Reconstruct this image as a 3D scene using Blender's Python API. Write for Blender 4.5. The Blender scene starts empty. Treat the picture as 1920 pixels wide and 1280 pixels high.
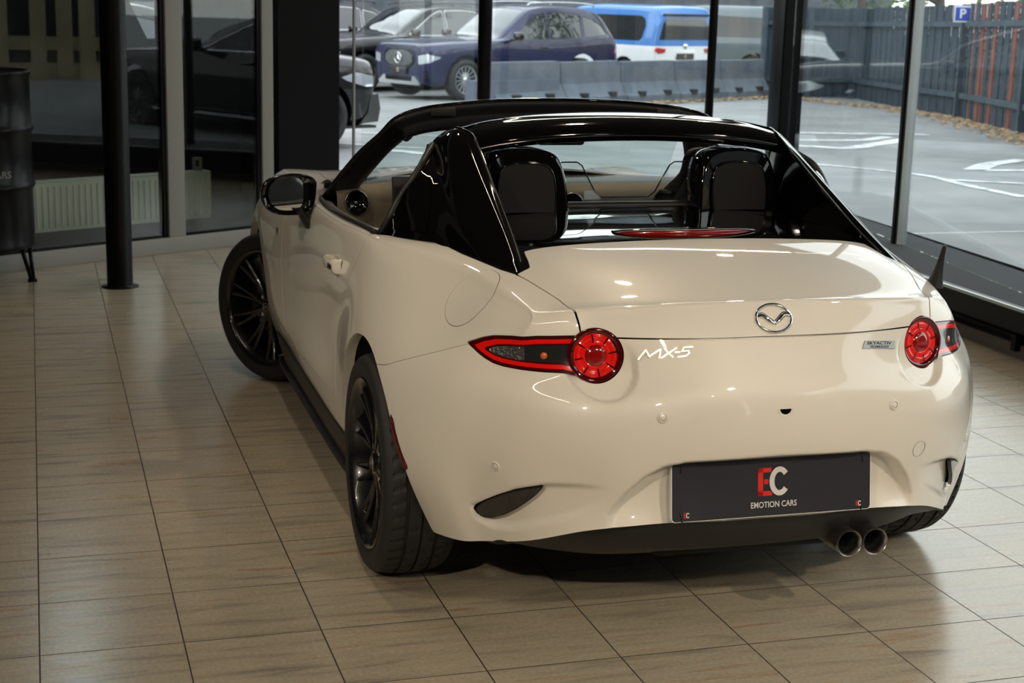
import bpy, bmesh, math, random
import numpy as np
from mathutils import Vector, Matrix

sc = bpy.context.scene
# ---------------------------------------------------------------- camera
CAM_POS = (-1.65922, -4.09138, 1.58)
CAM_AX = ((0.95951381, -0.28054176, 0.02509119), (0.03708878, 0.21415209, 0.97609595), (0.27920901, 0.93564694, -0.21588684))
cd = bpy.data.cameras.new('camera'); cam = bpy.data.objects.new('camera', cd); sc.collection.objects.link(cam)
cd.sensor_width = 36; cd.lens = 2938 / 1920 * 36; cd.clip_start = .05; cd.clip_end = 400
cam.matrix_world = Matrix([[CAM_AX[0][i], CAM_AX[1][i], -CAM_AX[2][i], CAM_POS[i]] for i in range(3)] + [[0, 0, 0, 1]])
cd.dof.use_dof = True; cd.dof.focus_distance = 3.75; cd.dof.aperture_fstop = 9.0
sc.camera = cam

# ---------------------------------------------------------------- daylight and exposure
sc.view_settings.view_transform = 'Standard'; sc.view_settings.look = 'None'
sc.view_settings.exposure = 0.0; sc.view_settings.gamma = 1.0; sc.view_settings.use_curve_mapping = False
world = bpy.data.worlds.new('overcast_sky'); sc.world = world; world.use_nodes = True
wn = world.node_tree; wn.nodes.clear()
w_out = wn.nodes.new('ShaderNodeOutputWorld'); w_bg = wn.nodes.new('ShaderNodeBackground')
w_tc = wn.nodes.new('ShaderNodeTexCoord'); w_sep = wn.nodes.new('ShaderNodeSeparateXYZ'); w_rmp = wn.nodes.new('ShaderNodeValToRGB')
w_nz = wn.nodes.new('ShaderNodeTexNoise'); w_nz.inputs['Scale'].default_value = 2.2; w_nz.inputs['Detail'].default_value = 5
w_mx = wn.nodes.new('ShaderNodeMix'); w_mx.data_type = 'RGBA'; w_mx.blend_type = 'MULTIPLY'; w_mx.inputs[0].default_value = .5
wn.links.new(w_tc.outputs['Generated'], w_sep.inputs[0]); wn.links.new(w_tc.outputs['Generated'], w_nz.inputs['Vector'])
wn.links.new(w_sep.outputs['Z'], w_rmp.inputs[0])
w_rmp.color_ramp.elements[0].position = 0.0; w_rmp.color_ramp.elements[0].color = (1.0, .985, .955, 1)
w_rmp.color_ramp.elements[1].position = .7; w_rmp.color_ramp.elements[1].color = (.86, .91, .97, 1)
wn.links.new(w_rmp.outputs[0], w_mx.inputs[6]); wn.links.new(w_nz.outputs['Fac'], w_mx.inputs[7])
wn.links.new(w_mx.outputs[2], w_bg.inputs[0]); wn.links.new(w_bg.outputs[0], w_out.inputs[0])
w_bg.inputs[1].default_value = 3.9

# ---------------------------------------------------------------- materials
def new_mat(name):
    m = bpy.data.materials.new(name); m.use_nodes = True
    return m, m.node_tree, m.node_tree.nodes['Principled BSDF']
def pbr(name, col, rough=.5, metal=0, coat=0, coat_rough=.03, spec=.5, emit=None, es=1, trans=0, ior=1.45, alpha=1):
    m, t, p = new_mat(name); i = p.inputs
    i['Base Color'].default_value = (*col, 1); i['Roughness'].default_value = rough; i['Metallic'].default_value = metal
    i['Coat Weight'].default_value = coat; i['Coat Roughness'].default_value = coat_rough; i['Specular IOR Level'].default_value = spec
    i['Transmission Weight'].default_value = trans; i['IOR'].default_value = ior; i['Alpha'].default_value = alpha
    if emit: i['Emission Color'].default_value = (*emit, 1); i['Emission Strength'].default_value = es
    return m
def noise_bump(m, scale=50, strength=.1, dist=.01, detail=3, coord='Object'):
    t = m.node_tree; p = t.nodes['Principled BSDF']; tc = t.nodes.new('ShaderNodeTexCoord'); n = t.nodes.new('ShaderNodeTexNoise')
    n.inputs['Scale'].default_value = scale; n.inputs['Detail'].default_value = detail
    b = t.nodes.new('ShaderNodeBump'); b.inputs['Strength'].default_value = strength; b.inputs['Distance'].default_value = dist
    t.links.new(tc.outputs[coord], n.inputs['Vector']); t.links.new(n.outputs['Fac'], b.inputs['Height']); t.links.new(b.outputs[0], p.inputs['Normal'])
    return m
def noise_col(m, c1, c2, scale=5, detail=4, lo=.35, hi=.65, coord='Object', vscale=None):
    t = m.node_tree; p = t.nodes['Principled BSDF']; tc = t.nodes.new('ShaderNodeTexCoord'); n = t.nodes.new('ShaderNodeTexNoise')
    n.inputs['Scale'].default_value = scale; n.inputs['Detail'].default_value = detail
    r = t.nodes.new('ShaderNodeValToRGB'); r.color_ramp.elements[0].position = lo; r.color_ramp.elements[1].position = hi
    r.color_ramp.elements[0].color = (*c1, 1); r.color_ramp.elements[1].color = (*c2, 1)
    if vscale:
        mp = t.nodes.new('ShaderNodeMapping'); mp.inputs['Scale'].default_value = vscale
        t.links.new(tc.outputs[coord], mp.inputs[0]); t.links.new(mp.outputs[0], n.inputs['Vector'])
    else: t.links.new(tc.outputs[coord], n.inputs['Vector'])
    t.links.new(n.outputs['Fac'], r.inputs[0]); t.links.new(r.outputs[0], p.inputs['Base Color'])
    return m
def clear_glass(name, tint=(.93, .97, .96), refl=1.0, rough=0.0, ior=1.5):
    """thin pane: see-through with mirror reflection rising at grazing angles"""
    m = bpy.data.materials.new(name); m.use_nodes = True; t = m.node_tree; t.nodes.clear()
    o = t.nodes.new('ShaderNodeOutputMaterial'); a = t.nodes.new('ShaderNodeBsdfTransparent'); g = t.nodes.new('ShaderNodeBsdfGlossy')
    mx = t.nodes.new('ShaderNodeMixShader'); ge = t.nodes.new('ShaderNodeNewGeometry')
    dt = t.nodes.new('ShaderNodeVectorMath'); dt.operation = 'DOT_PRODUCT'; t.links.new(ge.outputs['Incoming'], dt.inputs[0]); t.links.new(ge.outputs['Normal'], dt.inputs[1])
    ab = t.nodes.new('ShaderNodeMath'); ab.operation = 'ABSOLUTE'; t.links.new(dt.outputs['Value'], ab.inputs[0])
    iv = t.nodes.new('ShaderNodeMath'); iv.operation = 'SUBTRACT'; iv.inputs[0].default_value = 1; t.links.new(ab.outputs[0], iv.inputs[1])
    pw = t.nodes.new('ShaderNodeMath'); pw.operation = 'POWER'; pw.inputs[1].default_value = 5; t.links.new(iv.outputs[0], pw.inputs[0])
    f = t.nodes.new('ShaderNodeMath'); f.operation = 'MULTIPLY_ADD'; r0 = ((ior - 1) / (ior + 1)) ** 2; f.inputs[1].default_value = 1 - r0; f.inputs[2].default_value = r0; t.links.new(pw.outputs[0], f.inputs[0])
    mu = t.nodes.new('ShaderNodeMath'); mu.operation = 'MULTIPLY'; mu.inputs[1].default_value = refl; mu.use_clamp = True
    a.inputs[0].default_value = (*tint, 1); g.inputs['Roughness'].default_value = rough; g.inputs[0].default_value = (1, 1, 1, 1)
    t.links.new(f.outputs[0], mu.inputs[0]); t.links.new(mu.outputs[0], mx.inputs[0]); t.links.new(a.outputs[0], mx.inputs[1]); t.links.new(g.outputs[0], mx.inputs[2])
    t.links.new(mx.outputs[0], o.inputs[0]); return m

PAINT = pbr('pearl_white_paint', (.72, .69, .62), .38, 0, 1, .025)
GLOSS = pbr('piano_black', (.002, .002, .0022), .06, 0, 1, .01, spec=.2)
BLKPL = noise_bump(pbr('black_plastic', (.012, .012, .013), .45), 400, .15, .002)
DARK = pbr('black_shadow_shell', (.004, .004, .004), .9)
RUBBER = noise_bump(pbr('tyre_rubber', (.017, .017, .018), .62), 300, .1, .002)
RIMBLK = pbr('gloss_black_alloy', (.010, .010, .011), .25, .3, .8, .05)
RIMGREY = pbr('machined_grey_edge', (.10, .10, .10), .35, .8)
CHROME = pbr('chrome', (.80, .80, .80), .08, 1)
STEEL = pbr('brushed_steel', (.45, .43, .40), .3, 1)
LENSR = pbr('red_lens', (.78, .008, .006), .12, 0, 1, .02)
LENSD = pbr('dark_red_lens', (.06, .001, .002), .10, 0, 1, .02)
LENSM = pbr('deep_red_lens', (.25, .003, .003), .15, 0, 1, .02)
LENSC = pbr('smoked_clear_lens', (.035, .035, .037), .12, .5, 1, .02)
LENSW = pbr('clear_lens_reflector', (.35, .35, .35), .22, .7, 1, .02)
LENSW2 = noise_bump(pbr('ribbed_reflector', (.16, .16, .165), .2, .8, 1, .02), 160, 1, .004)
AMBER = pbr('amber_bulb', (.55, .10, .01), .3, 0, 1)
REDREF = noise_bump(pbr('red_reflector', (.16, .004, .005), .2, 0, 1, .03), 500, .3, .002)
LEATHER = noise_bump(pbr('black_leather', (.004, .004, .0045), .55, spec=.25), 220, .2, .003)
TAN = noise_bump(pbr('beige_trim', (.20, .165, .12), .6), 260, .15, .002)
MIRROR = pbr('mirror_glass', (.75, .78, .78), .02, 1)
AUTOGLASS = clear_glass('clear_car_glass', (.80, .88, .86), 1.0)
DARKGLASS = pbr('black_quarter_glass', (.002, .002, .002), .03, 0, 1, .01)
PLATE = pbr('anthracite_plate', (.022, .023, .030), .35, 0, .3)
RED = pbr('logo_red', (.62, .02, .015), .4)
LGREY = pbr('logo_light_grey', (.62, .60, .60), .4)
WHITE = pbr('white_plastic', (.8, .8, .8), .4)
SCREEN = pbr('lit_screen', (.01, .01, .01), .1, emit=(.10, .45, .06), es=.8)

def text_geo(txt, size, depth=.001, sx=1.0, shear=0.0, bold=0.0, spacing=1.0):
    """text as verts/faces lying in XY facing +Z, centred"""
    cu = bpy.data.curves.new('t', 'FONT'); cu.body = txt; cu.size = size; cu.extrude = depth; cu.shear = shear; cu.offset = bold
    cu.space_character = spacing; cu.align_x = 'CENTER'; cu.align_y = 'CENTER'; cu.resolution_u = 3
    o = bpy.data.objects.new('t', cu); sc.collection.objects.link(o)
    dg = bpy.context.evaluated_depsgraph_get(); ev = o.evaluated_get(dg); me = ev.to_mesh()
    v = np.array([tuple(x.co) for x in me.vertices]); f = [tuple(p.vertices) for p in me.polygons]; ev.to_mesh_clear()
    bpy.data.objects.remove(o); bpy.data.curves.remove(cu)
    v[:, 0] *= sx; return v, f

# ---------------------------------------------------------------- helpers
C = bpy.context.scene.collection
PI = math.pi
def R(a): return math.radians(a)
def V3(*a): return np.array(a, float)

def link(o, parent=None):
    C.objects.link(o)
    if parent is not None: o.parent = parent
    return o
def tag(o, label=None, cat=None, group=None, kind=None):
    if label: o['label'] = label
    if cat: o['category'] = cat
    if group: o['group'] = group
    if kind: o['kind'] = kind
    return o
def thing(name, label, cat, loc=(0, 0, 0), rz=0, group=None):
    o = bpy.data.objects.new(name, None); link(o)
    o.empty_display_size = .1
    o.location = loc; o.rotation_euler = (0, 0, rz)
    return tag(o, label, cat, group)
def copy_tree(o, parent=None):
    c = o.copy(); C.objects.link(c); c.parent = parent
    for ch in [x for x in bpy.data.objects if x.parent == o]: copy_tree(ch, c)
    return c

class MB:
    """collects shapes into one mesh; faces carry a material slot and a smooth flag"""
    def __init__(s): s.v = []; s.f = []; s.m = []; s.sm = []; s.nr = None
    def add(s, vs, fs, mat=0, smooth=False, M=None):
        vs = np.asarray(vs, float).reshape(-1, 3)
        if M is not None: vs = vs @ np.asarray(M)[:3, :3].T + np.asarray(M)[:3, 3]
        b = len(s.v); s.v.extend(map(tuple, vs))
        for f in fs: s.f.append(tuple(b + i for i in f)); s.m.append(mat); s.sm.append(smooth)
        return s
    def box(s, c, d, mat=0, M=None, bev=0):
        x, y, z = d[0] / 2, d[1] / 2, d[2] / 2
        if bev <= 0:
            vs = [(c[0] + sx * x, c[1] + sy * y, c[2] + sz * z) for sx in (-1, 1) for sy in (-1, 1) for sz in (-1, 1)]
            return s.add(vs, [(0, 1, 3, 2), (4, 6, 7, 5), (0, 4, 5, 1), (2, 3, 7, 6), (0, 2, 6, 4), (1, 5, 7, 3)], mat, False, M)
        bm = bmesh.new(); bmesh.ops.create_cube(bm, size=1)
        for v in bm.verts: v.co = (c[0] + v.co.x * d[0], c[1] + v.co.y * d[1], c[2] + v.co.z * d[2])
        bmesh.ops.bevel(bm, geom=bm.edges[:], offset=bev, segments=3, affect='EDGES', profile=.5)
        vs = [tuple(v.co) for v in bm.verts]; fs = [[v.index for v in f.verts] for f in bm.faces]
        bm.free(); return s.add(vs, fs, mat, True, M)
    def tube(s, pts, r, n=10, mat=0, M=None, cap=True, closed=False):
        pts = [np.asarray(p, float) for p in pts]; k = len(pts)
        rr = r if hasattr(r, '__len__') else [r] * k
        tg = []
        for i in range(k):
            a = pts[(i - 1) % k] if (closed or i) else pts[0]; b = pts[(i + 1) % k] if (closed or i < k - 1) else pts[-1]
            t = b - a; tg.append(t / (np.linalg.norm(t) + 1e-12))
        up = np.array([0, 0, 1.]) if abs(tg[0][2]) < .9 else np.array([1., 0, 0])
        u = np.cross(tg[0], up); u /= np.linalg.norm(u); vs = []
        for i in range(k):
            u = u - tg[i] * (u @ tg[i]); u /= np.linalg.norm(u); w = np.cross(tg[i], u)
            for j in range(n):
                a = 2 * PI * j / n; vs.append(pts[i] + rr[i] * (math.cos(a) * u + math.sin(a) * w))
        fs = []
        for i in range(k if closed else k - 1):
            i2 = (i + 1) % k
            for j in range(n): fs.append((i * n + j, i * n + (j + 1) % n, i2 * n + (j + 1) % n, i2 * n + j))
        s.add(vs, fs, mat, True, M)
        if cap and not closed:
            s.add([vs[j] for j in range(n)], [tuple(range(n))[::-1]], mat, False, M)
            s.add([vs[(k - 1) * n + j] for j in range(n)], [tuple(range(n))], mat, False, M)
        return s
    def lathe(s, prof, n=48, mat=0, M=None, smooth=True, a0=0, a1=2 * PI):
        """profile (r, h) turned about +Z"""
        full = abs(a1 - a0 - 2 * PI) < 1e-6; m = n if full else n + 1
        vs = [(r * math.cos(a0 + (a1 - a0) * j / n), r * math.sin(a0 + (a1 - a0) * j / n), h) for r, h in prof for j in range(m)]
        fs = []
        for i in range(len(prof) - 1):
            for j in range(n):
                j2 = (j + 1) % m; fs.append((i * m + j, i * m + j2, (i + 1) * m + j2, (i + 1) * m + j))
        return s.add(vs, fs, mat, smooth, M)
    def grid(s, G, mat=0, smooth=True, M=None, close_u=False, flip=False):
        G = np.asarray(G, float); a, b = G.shape[:2]; fs = []
        for i in range(a if close_u else a - 1):
            for j in range(b - 1):
                i2 = (i + 1) % a
                q = (i * b + j, i * b + j + 1, i2 * b + j + 1, i2 * b + j); fs.append(q[::-1] if flip else q)
        return s.add(G.reshape(-1, 3), fs, mat, smooth, M)
    def prism(s, poly, lo, hi, axes='xy', mat=0, M=None, smooth=False):
        """2D polygon extruded along the remaining axis"""
        n = len(poly)
        def P(p, h):
            return {'xy': (p[0], p[1], h), 'xz': (p[0], h, p[1]), 'yz': (h, p[0], p[1])}[axes]
        vs = [P(p, lo) for p in poly] + [P(p, hi) for p in poly]
        s.add(vs, [(i, (i + 1) % n, n + (i + 1) % n, n + i) for i in range(n)], mat, smooth, M)
        return s.add(vs, [tuple(range(n))[::-1], tuple(range(n, 2 * n))], mat, False, M)
    def build(s, name, mats, parent=None, auto=None):
        me = bpy.data.meshes.new(name); me.from_pydata(s.v, [], s.f)
        if not isinstance(mats, (list, tuple)): mats = [mats]
        for m in mats: me.materials.append(m)
        me.polygons.foreach_set('material_index', s.m); me.polygons.foreach_set('use_smooth', s.sm)
        me.validate(); 
        bm = bmesh.new(); bm.from_mesh(me); bmesh.ops.remove_doubles(bm, verts=bm.verts, dist=1e-5)
        bmesh.ops.recalc_face_normals(bm, faces=bm.faces); bm.to_mesh(me); bm.free()
        if auto is not None: me.set_sharp_from_angle(angle=R(auto))
        return link(bpy.data.objects.new(name, me), parent)

def frame(origin, zdir, xhint=(0, 0, 1)):
    """4x4 whose Z axis is zdir and X axis nearest xhint"""
    z = np.asarray(zdir, float); z /= np.linalg.norm(z); x = np.asarray(xhint, float); x = x - z * (x @ z); x /= np.linalg.norm(x)
    M = np.eye(4); M[:3, 0] = x; M[:3, 1] = np.cross(z, x); M[:3, 2] = z; M[:3, 3] = origin; return M

def catmull(P, n=8, closed=False):
    """smooth curve through points"""
    P = [np.asarray(p, float) for p in P]; k = len(P); out = []
    for i in range(k if closed else k - 1):
        p1, p2 = P[i], P[(i + 1) % k]
        p0 = P[(i - 1) % k] if (closed or i) else 2 * p1 - p2
        p3 = P[(i + 2) % k] if (closed or i < k - 2) else 2 * p2 - p1
        for j in range(n):
            t = j / n
            out.append(.5 * (2 * p1 + (p2 - p0) * t + (2 * p0 - 5 * p1 + 4 * p2 - p3) * t * t + (3 * p1 - p0 - 3 * p2 + p3) * t ** 3))
    if not closed: out.append(P[-1])
    return out

# ---- surface meshes that can be cut along curves: V verts, N normals, F polygons
class Shell:
    def __init__(s, V, N, F): s.V = V; s.N = N; s.F = F
    def cut(s, f):
        """f: signed value per vertex. returns (inside f<0, outside f>=0)"""
        V, N, F = s.V, s.N, s.F
        sg = (f < 0); sgl = sg.tolist(); fl = f.tolist()
        A, B = [], []; nv, nn = [], []; cache = {}; base = len(V)
        def mid(a, b):
            k = (a, b) if a < b else (b, a)
            if k not in cache:
                t = fl[k[0]] / (fl[k[0]] - fl[k[1]])
                nv.append(V[k[0]] + t * (V[k[1]] - V[k[0]])); nn.append(N[k[0]] + t * (N[k[1]] - N[k[0]]))
                cache[k] = base + len(nv) - 1
            return cache[k]
        for p in F:
            c = 0
            for i in p: c += sgl[i]
            if c == len(p): A.append(p)
            elif c == 0: B.append(p)
            else:
                pa, pb = [], []
                for i in range(len(p)):
                    a, b = p[i], p[(i + 1) % len(p)]
                    (pa if sgl[a] else pb).append(a)
                    if sgl[a] != sgl[b]:
                        m = mid(a, b); pa.append(m); pb.append(m)
                if len(pa) > 2: A.append(tuple(pa))
                if len(pb) > 2: B.append(tuple(pb))
        if nv: V = np.vstack([V, np.array(nv)]); N = np.vstack([N, np.array(nn)])
        return Shell(V, N, A).compact(), Shell(V, N, B).compact()
    def compact(s):
        if not s.F: return Shell(np.zeros((0, 3)), np.zeros((0, 3)), [])
        used = np.zeros(len(s.V), bool); used[np.fromiter((i for p in s.F for i in p), int)] = True
        mp = np.cumsum(used) - 1; ml = mp.tolist()
        return Shell(s.V[used], s.N[used], [tuple(ml[i] for i in p) for p in s.F])
    def gap(s, fn, g=.0018):
        """split along fn=0 leaving a gap of 2g. returns inside, outside"""
        a, rest = s.cut(fn(s.V) + g)
        _, b = rest.cut(fn(rest.V) - g) if len(rest.V) else (None, rest)
        return a, b
    def moved(s, d): return Shell(s.V + s.N * d, s.N, s.F)
    def flange(s, depth, test=None, direction=None, min_edge=True):
        """rolls the open edges inwards: adds a strip of depth along -normal (or direction)"""
        cnt = {}
        for p in s.F:
            for i in range(len(p)):
                a, b = p[i], p[(i + 1) % len(p)]; k = (a, b) if a < b else (b, a)
                cnt[k] = None if k in cnt else (a, b)
        E = [e for e in cnt.values() if e]
        if test is not None:
            ok = test(s.V); E = [e for e in E if ok[e[0]] and ok[e[1]]]
        if not E: return s
        idx = {}; nv = []; nn = []; F = list(s.F); base = len(s.V)
        for a, b in E:
            q = []
            for i in (a, b):
                if i not in idx:
                    n = s.N[i] / (np.linalg.norm(s.N[i]) + 1e-9); d = -n if direction is None else direction(s.V[i], n)
                    idx[i] = base + len(nv)
                    nv += [s.V[i], s.V[i] + d * depth]; nn += [None, None]
                q.append(idx[i])
            e = s.V[b] - s.V[a]; n = s.N[a]; o = np.cross(e, n); o /= (np.linalg.norm(o) + 1e-9)
            for i in q:
                for k in (i, i + 1): nn[k - base] = o if nn[k - base] is None else nn[k - base] + o
            F.append((q[1], q[0], q[0] + 1, q[1] + 1))
        return Shell(np.vstack([s.V, np.array(nv)]), np.vstack([s.N, np.array(nn)]), F)
    def build(s, name, mat, parent=None):
        me = bpy.data.meshes.new(name); me.from_pydata(s.V.tolist(), [], s.F); me.materials.append(mat)
        me.polygons.foreach_set('use_smooth', [True] * len(me.polygons))
        n = s.N / (np.linalg.norm(s.N, axis=1, keepdims=True) + 1e-9)
        me.normals_split_custom_set_from_vertices(n.tolist()); me.update()
        return link(bpy.data.objects.new(name, me), parent)
    def join(s, o):
        b = len(s.V); return Shell(np.vstack([s.V, o.V]), np.vstack([s.N, o.N]), s.F + [tuple(i + b for i in p) for p in o.F])
    def mirrored(s): 
        m = np.array([-1, 1, 1]); return Shell(s.V * m, s.N * m, [p[::-1] for p in s.F])

def sd_poly(P, poly):
    """signed distance of 2D points to polygon (negative inside)"""
    P = np.asarray(P, float); poly = np.asarray(poly, float); d = np.full(len(P), 1e9); ins = np.zeros(len(P), bool)
    for i in range(len(poly)):
        a, b = poly[i], poly[(i + 1) % len(poly)]; e = b - a; w = P - a
        t = np.clip((w @ e) / (e @ e + 1e-12), 0, 1); q = w - t[:, None] * e; d = np.minimum(d, (q * q).sum(1))
        c = ((a[1] <= P[:, 1]) & (b[1] > P[:, 1])) | ((b[1] <= P[:, 1]) & (a[1] > P[:, 1]))
        xx = a[0] + (P[:, 1] - a[1]) * e[0] / (e[1] if abs(e[1]) > 1e-12 else 1e-12)
        ins ^= c & (P[:, 0] < xx)
    d = np.sqrt(d); return np.where(ins, -d, d)

def subdivide(Vc, F, levels, fit=True):
    """Catmull-Clark surface; with fit the limit surface passes through the given points"""
    V = np.asarray(Vc, float); nV = len(V)
    if fit:
        E = [set() for _ in range(nV)]; D = [[] for _ in range(nV)]; ec = {}; nf = [0] * nV
        for p in F:
            for i in range(4):
                a, b, c = p[i], p[(i + 1) % 4], p[(i + 2) % 4]
                E[a].add(b); E[b].add(a); D[a].append(c); nf[a] += 1
                k = (min(a, b), max(a, b)); ec[k] = ec.get(k, 0) + 1
        A = np.zeros((nV, nV)); bd = {}
        for (a, b), c in ec.items():
            if c == 1: bd.setdefault(a, []).append(b); bd.setdefault(b, []).append(a)
        for i in range(nV):
            if i in bd:
                A[i, i] = 4 / 6
                for j in bd[i]: A[i, j] += 1 / 6
            else:
                n = len(E[i]); w = n * (n + 5); A[i, i] = n * n / w
                for j in E[i]: A[i, j] += 4 / w
                for j in D[i]: A[i, j] += 1 / w
        V = np.linalg.solve(A, V)
    me = bpy.data.meshes.new('cage'); me.from_pydata(V.tolist(), [], [tuple(p) for p in F])
    o = bpy.data.objects.new('cage', me); C.objects.link(o)
    m = o.modifiers.new('s', 'SUBSURF'); m.levels = m.render_levels = levels; m.boundary_smooth = 'ALL'; m.quality = 4
    dg = bpy.context.evaluated_depsgraph_get(); ev = o.evaluated_get(dg); em = ev.to_mesh()
    n = len(em.vertices); co = np.empty(n * 3); em.vertices.foreach_get('co', co)
    q = np.empty(len(em.loops), np.int32); em.loops.foreach_get('vertex_index', q)
    ev.to_mesh_clear(); bpy.data.objects.remove(o); bpy.data.meshes.remove(me)
    co = co.reshape(-1, 3); Q = q.reshape(-1, 4)
    return co, Q
def quad_normals(V, Q):
    n = np.cross(V[Q[:, 2]] - V[Q[:, 0]], V[Q[:, 3]] - V[Q[:, 1]]); N = np.zeros_like(V)
    for k in range(4): np.add.at(N, Q[:, k], n)
    return N / (np.linalg.norm(N, axis=1, keepdims=True) + 1e-12)

# ---------------------------------------------------------------- the white roadster
def smooth(a, b, x):
    t = np.clip((x - a) / (b - a), 0, 1); return t * t * (3 - 2 * t)

FR = [0, .25, .5, .75, .9, 1.0]           # deck columns as share of the shoulder half-width
# rear edge (ducktail crease) points, centre -> corner
REAR = [(0, -.700, .874), (.13, -.698, .873), (.26, -.690, .870), (.38, -.667, .864), (.47, -.634, .855), (.545, -.585, .838)]
# side stations: y, shoulder x, shoulder z, deck z at FR columns, y shift at centre
ST = [
 (-.555, .552, .846, [.880, .879, .877, .872, .862], -.115),
 (-.45, .578, .865, [.914, .913, .910, .900, .884], -.080),
 (-.30, .606, .881, [.944, .943, .940, .932, .908], -.040),
 (-.12, .645, .893, [.963, .962, .958, .948, .922], -.010),
 (.08, .700, .897, [.965, .965, .960, .945, .920], 0),
 (.28, .745, .893, [.965, .965, .955, .935, .912], 0),
 (.50, .765, .885, [.95, .95, .94, .915, .900], 0),
 (.80, .775, .870, [.95, .95, .93, .90, .885], 0),
 (1.10, .775, .862, [.95, .95, .93, .895, .877], 0),
 (1.40, .765, .855, [.94, .94, .92, .885, .868], 0),
 (1.62, .750, .850, [.930, .929, .918, .885, .863], .05),
 (1.85, .745, .855, [.915, .914, .902, .875, .858], .05),
 (2.10, .735, .862, [.895, .894, .884, .866, .862], .03),
 (2.35, .725, .858, [.865, .864, .857, .850, .855], .02),
 (2.60, .685, .815, [.820, .818, .812, .808, .818], .02),
 (2.80, .660, .770, [.765, .763, .757, .755, .765], .03),
]
FRONT = [(0, 3.06, .66), (.13, 3.055, .66), (.26, 3.04, .662), (.38, 3.01, .668), (.48, 2.97, .68), (.58, 2.90, .71)]
# wall levels k=1.. : rear columns, (x, y, z)
LV = 9
REARW = [
 [(0, -.712, .858), (0, -.735, .820), (0, -.760, .772), (0, -.792, .705), (0, -.815, .645), (0, -.820, .550), (0, -.798, .455), (0, -.783, .385), (0, -.776, .345)],
 [(.13, -.710, .857), (.13, -.733, .820), (.13, -.758, .772), (.13, -.790, .705), (.13, -.813, .645), (.13, -.818, .550), (.13, -.797, .455), (.13, -.783, .385), (.13, -.776, .345)],
 [(.26, -.702, .855), (.26, -.722, .820), (.26, -.742, .772), (.26, -.772, .705), (.26, -.800, .645), (.26, -.806, .550), (.26, -.788, .455), (.26, -.775, .387), (.26, -.770, .348)],
 [(.38, -.678, .850), (.38, -.692, .820), (.385, -.705, .772), (.385, -.730, .705), (.39, -.770, .642), (.39, -.780, .550), (.39, -.764, .455), (.38, -.752, .387), (.37, -.757, .345)],
 [(.472, -.645, .842), (.475, -.655, .815), (.48, -.664, .770), (.485, -.685, .705), (.49, -.724, .640), (.50, -.733, .550), (.495, -.716, .455), (.49, -.704, .375), (.475, -.713, .325)],
 [(.555, -.592, .824), (.566, -.598, .800), (.575, -.604, .758), (.580, -.618, .695), (.595, -.645, .635), (.605, -.650, .550), (.605, -.640, .455), (.595, -.622, .360), (.575, -.625, .280)],
]
SIDEW = [  # (x, z) per level
 [(.564, .832), (.587, .803), (.614, .757), (.642, .695), (.668, .635), (.684, .55), (.686, .455), (.680, .35), (.652, .245)],
 [(.600, .845), (.634, .808), (.666, .757), (.704, .697), (.734, .636), (.752, .55), (.756, .455), (.743, .35), (.700, .230)],
 [(.630, .856), (.669, .814), (.708, .762), (.756, .70), (.794, .638), (.822, .55), (.832, .455), (.812, .35), (.755, .216)],
 [(.675, .868), (.716, .827), (.760, .777), (.806, .712), (.840, .642), (.860, .56), (.862, .455), (.845, .35), (.79, .21)],
 [(.725, .878), (.755, .845), (.790, .79), (.828, .72), (.856, .645), (.8675, .56), (.866, .455), (.85, .35), (.81, .205)],
 [(.762, .880), (.778, .860), (.800, .80), (.825, .73), (.845, .65), (.858, .56), (.860, .455), (.85, .35), (.81, .20)],
 [(.777, .878), (.787, .862), (.801, .80), (.815, .73), (.826, .65), (.836, .56), (.846, .455), (.85, .33), (.81, .20)],
 [(.785, .862), (.793, .848), (.803, .79), (.812, .73), (.816, .65), (.821, .56), (.832, .455), (.848, .33), (.81, .20)],
 [(.785, .855), (.793, .842), (.803, .79), (.812, .73), (.815, .65), (.818, .56), (.828, .455), (.845, .33), (.81, .20)],
 [(.776, .848), (.787, .836), (.802, .79), (.814, .73), (.820, .65), (.822, .56), (.828, .455), (.84, .33), (.81, .20)],
 [(.765, .845), (.782, .832), (.805, .788), (.820, .73), (.830, .65), (.833, .56), (.835, .455), (.84, .33), (.80, .20)],
 [(.762, .849), (.784, .832), (.812, .785), (.835, .72), (.850, .64), (.856, .56), (.855, .455), (.845, .33), (.80, .20)],
 [(.755, .856), (.780, .838), (.818, .785), (.845, .72), (.860, .64), (.866, .56), (.862, .455), (.848, .33), (.80, .20)],
 [(.745, .851), (.774, .832), (.812, .778), (.845, .715), (.860, .64), (.865, .56), (.860, .455), (.845, .33), (.80, .20)],
 [(.705, .806), (.738, .782), (.772, .735), (.806, .68), (.832, .615), (.845, .54), (.840, .44), (.82, .33), (.78, .20)],
 [(.680, .762), (.705, .742), (.735, .69), (.760, .63), (.775, .57), (.780, .50), (.775, .42), (.76, .33), (.72, .20)],
]
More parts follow.
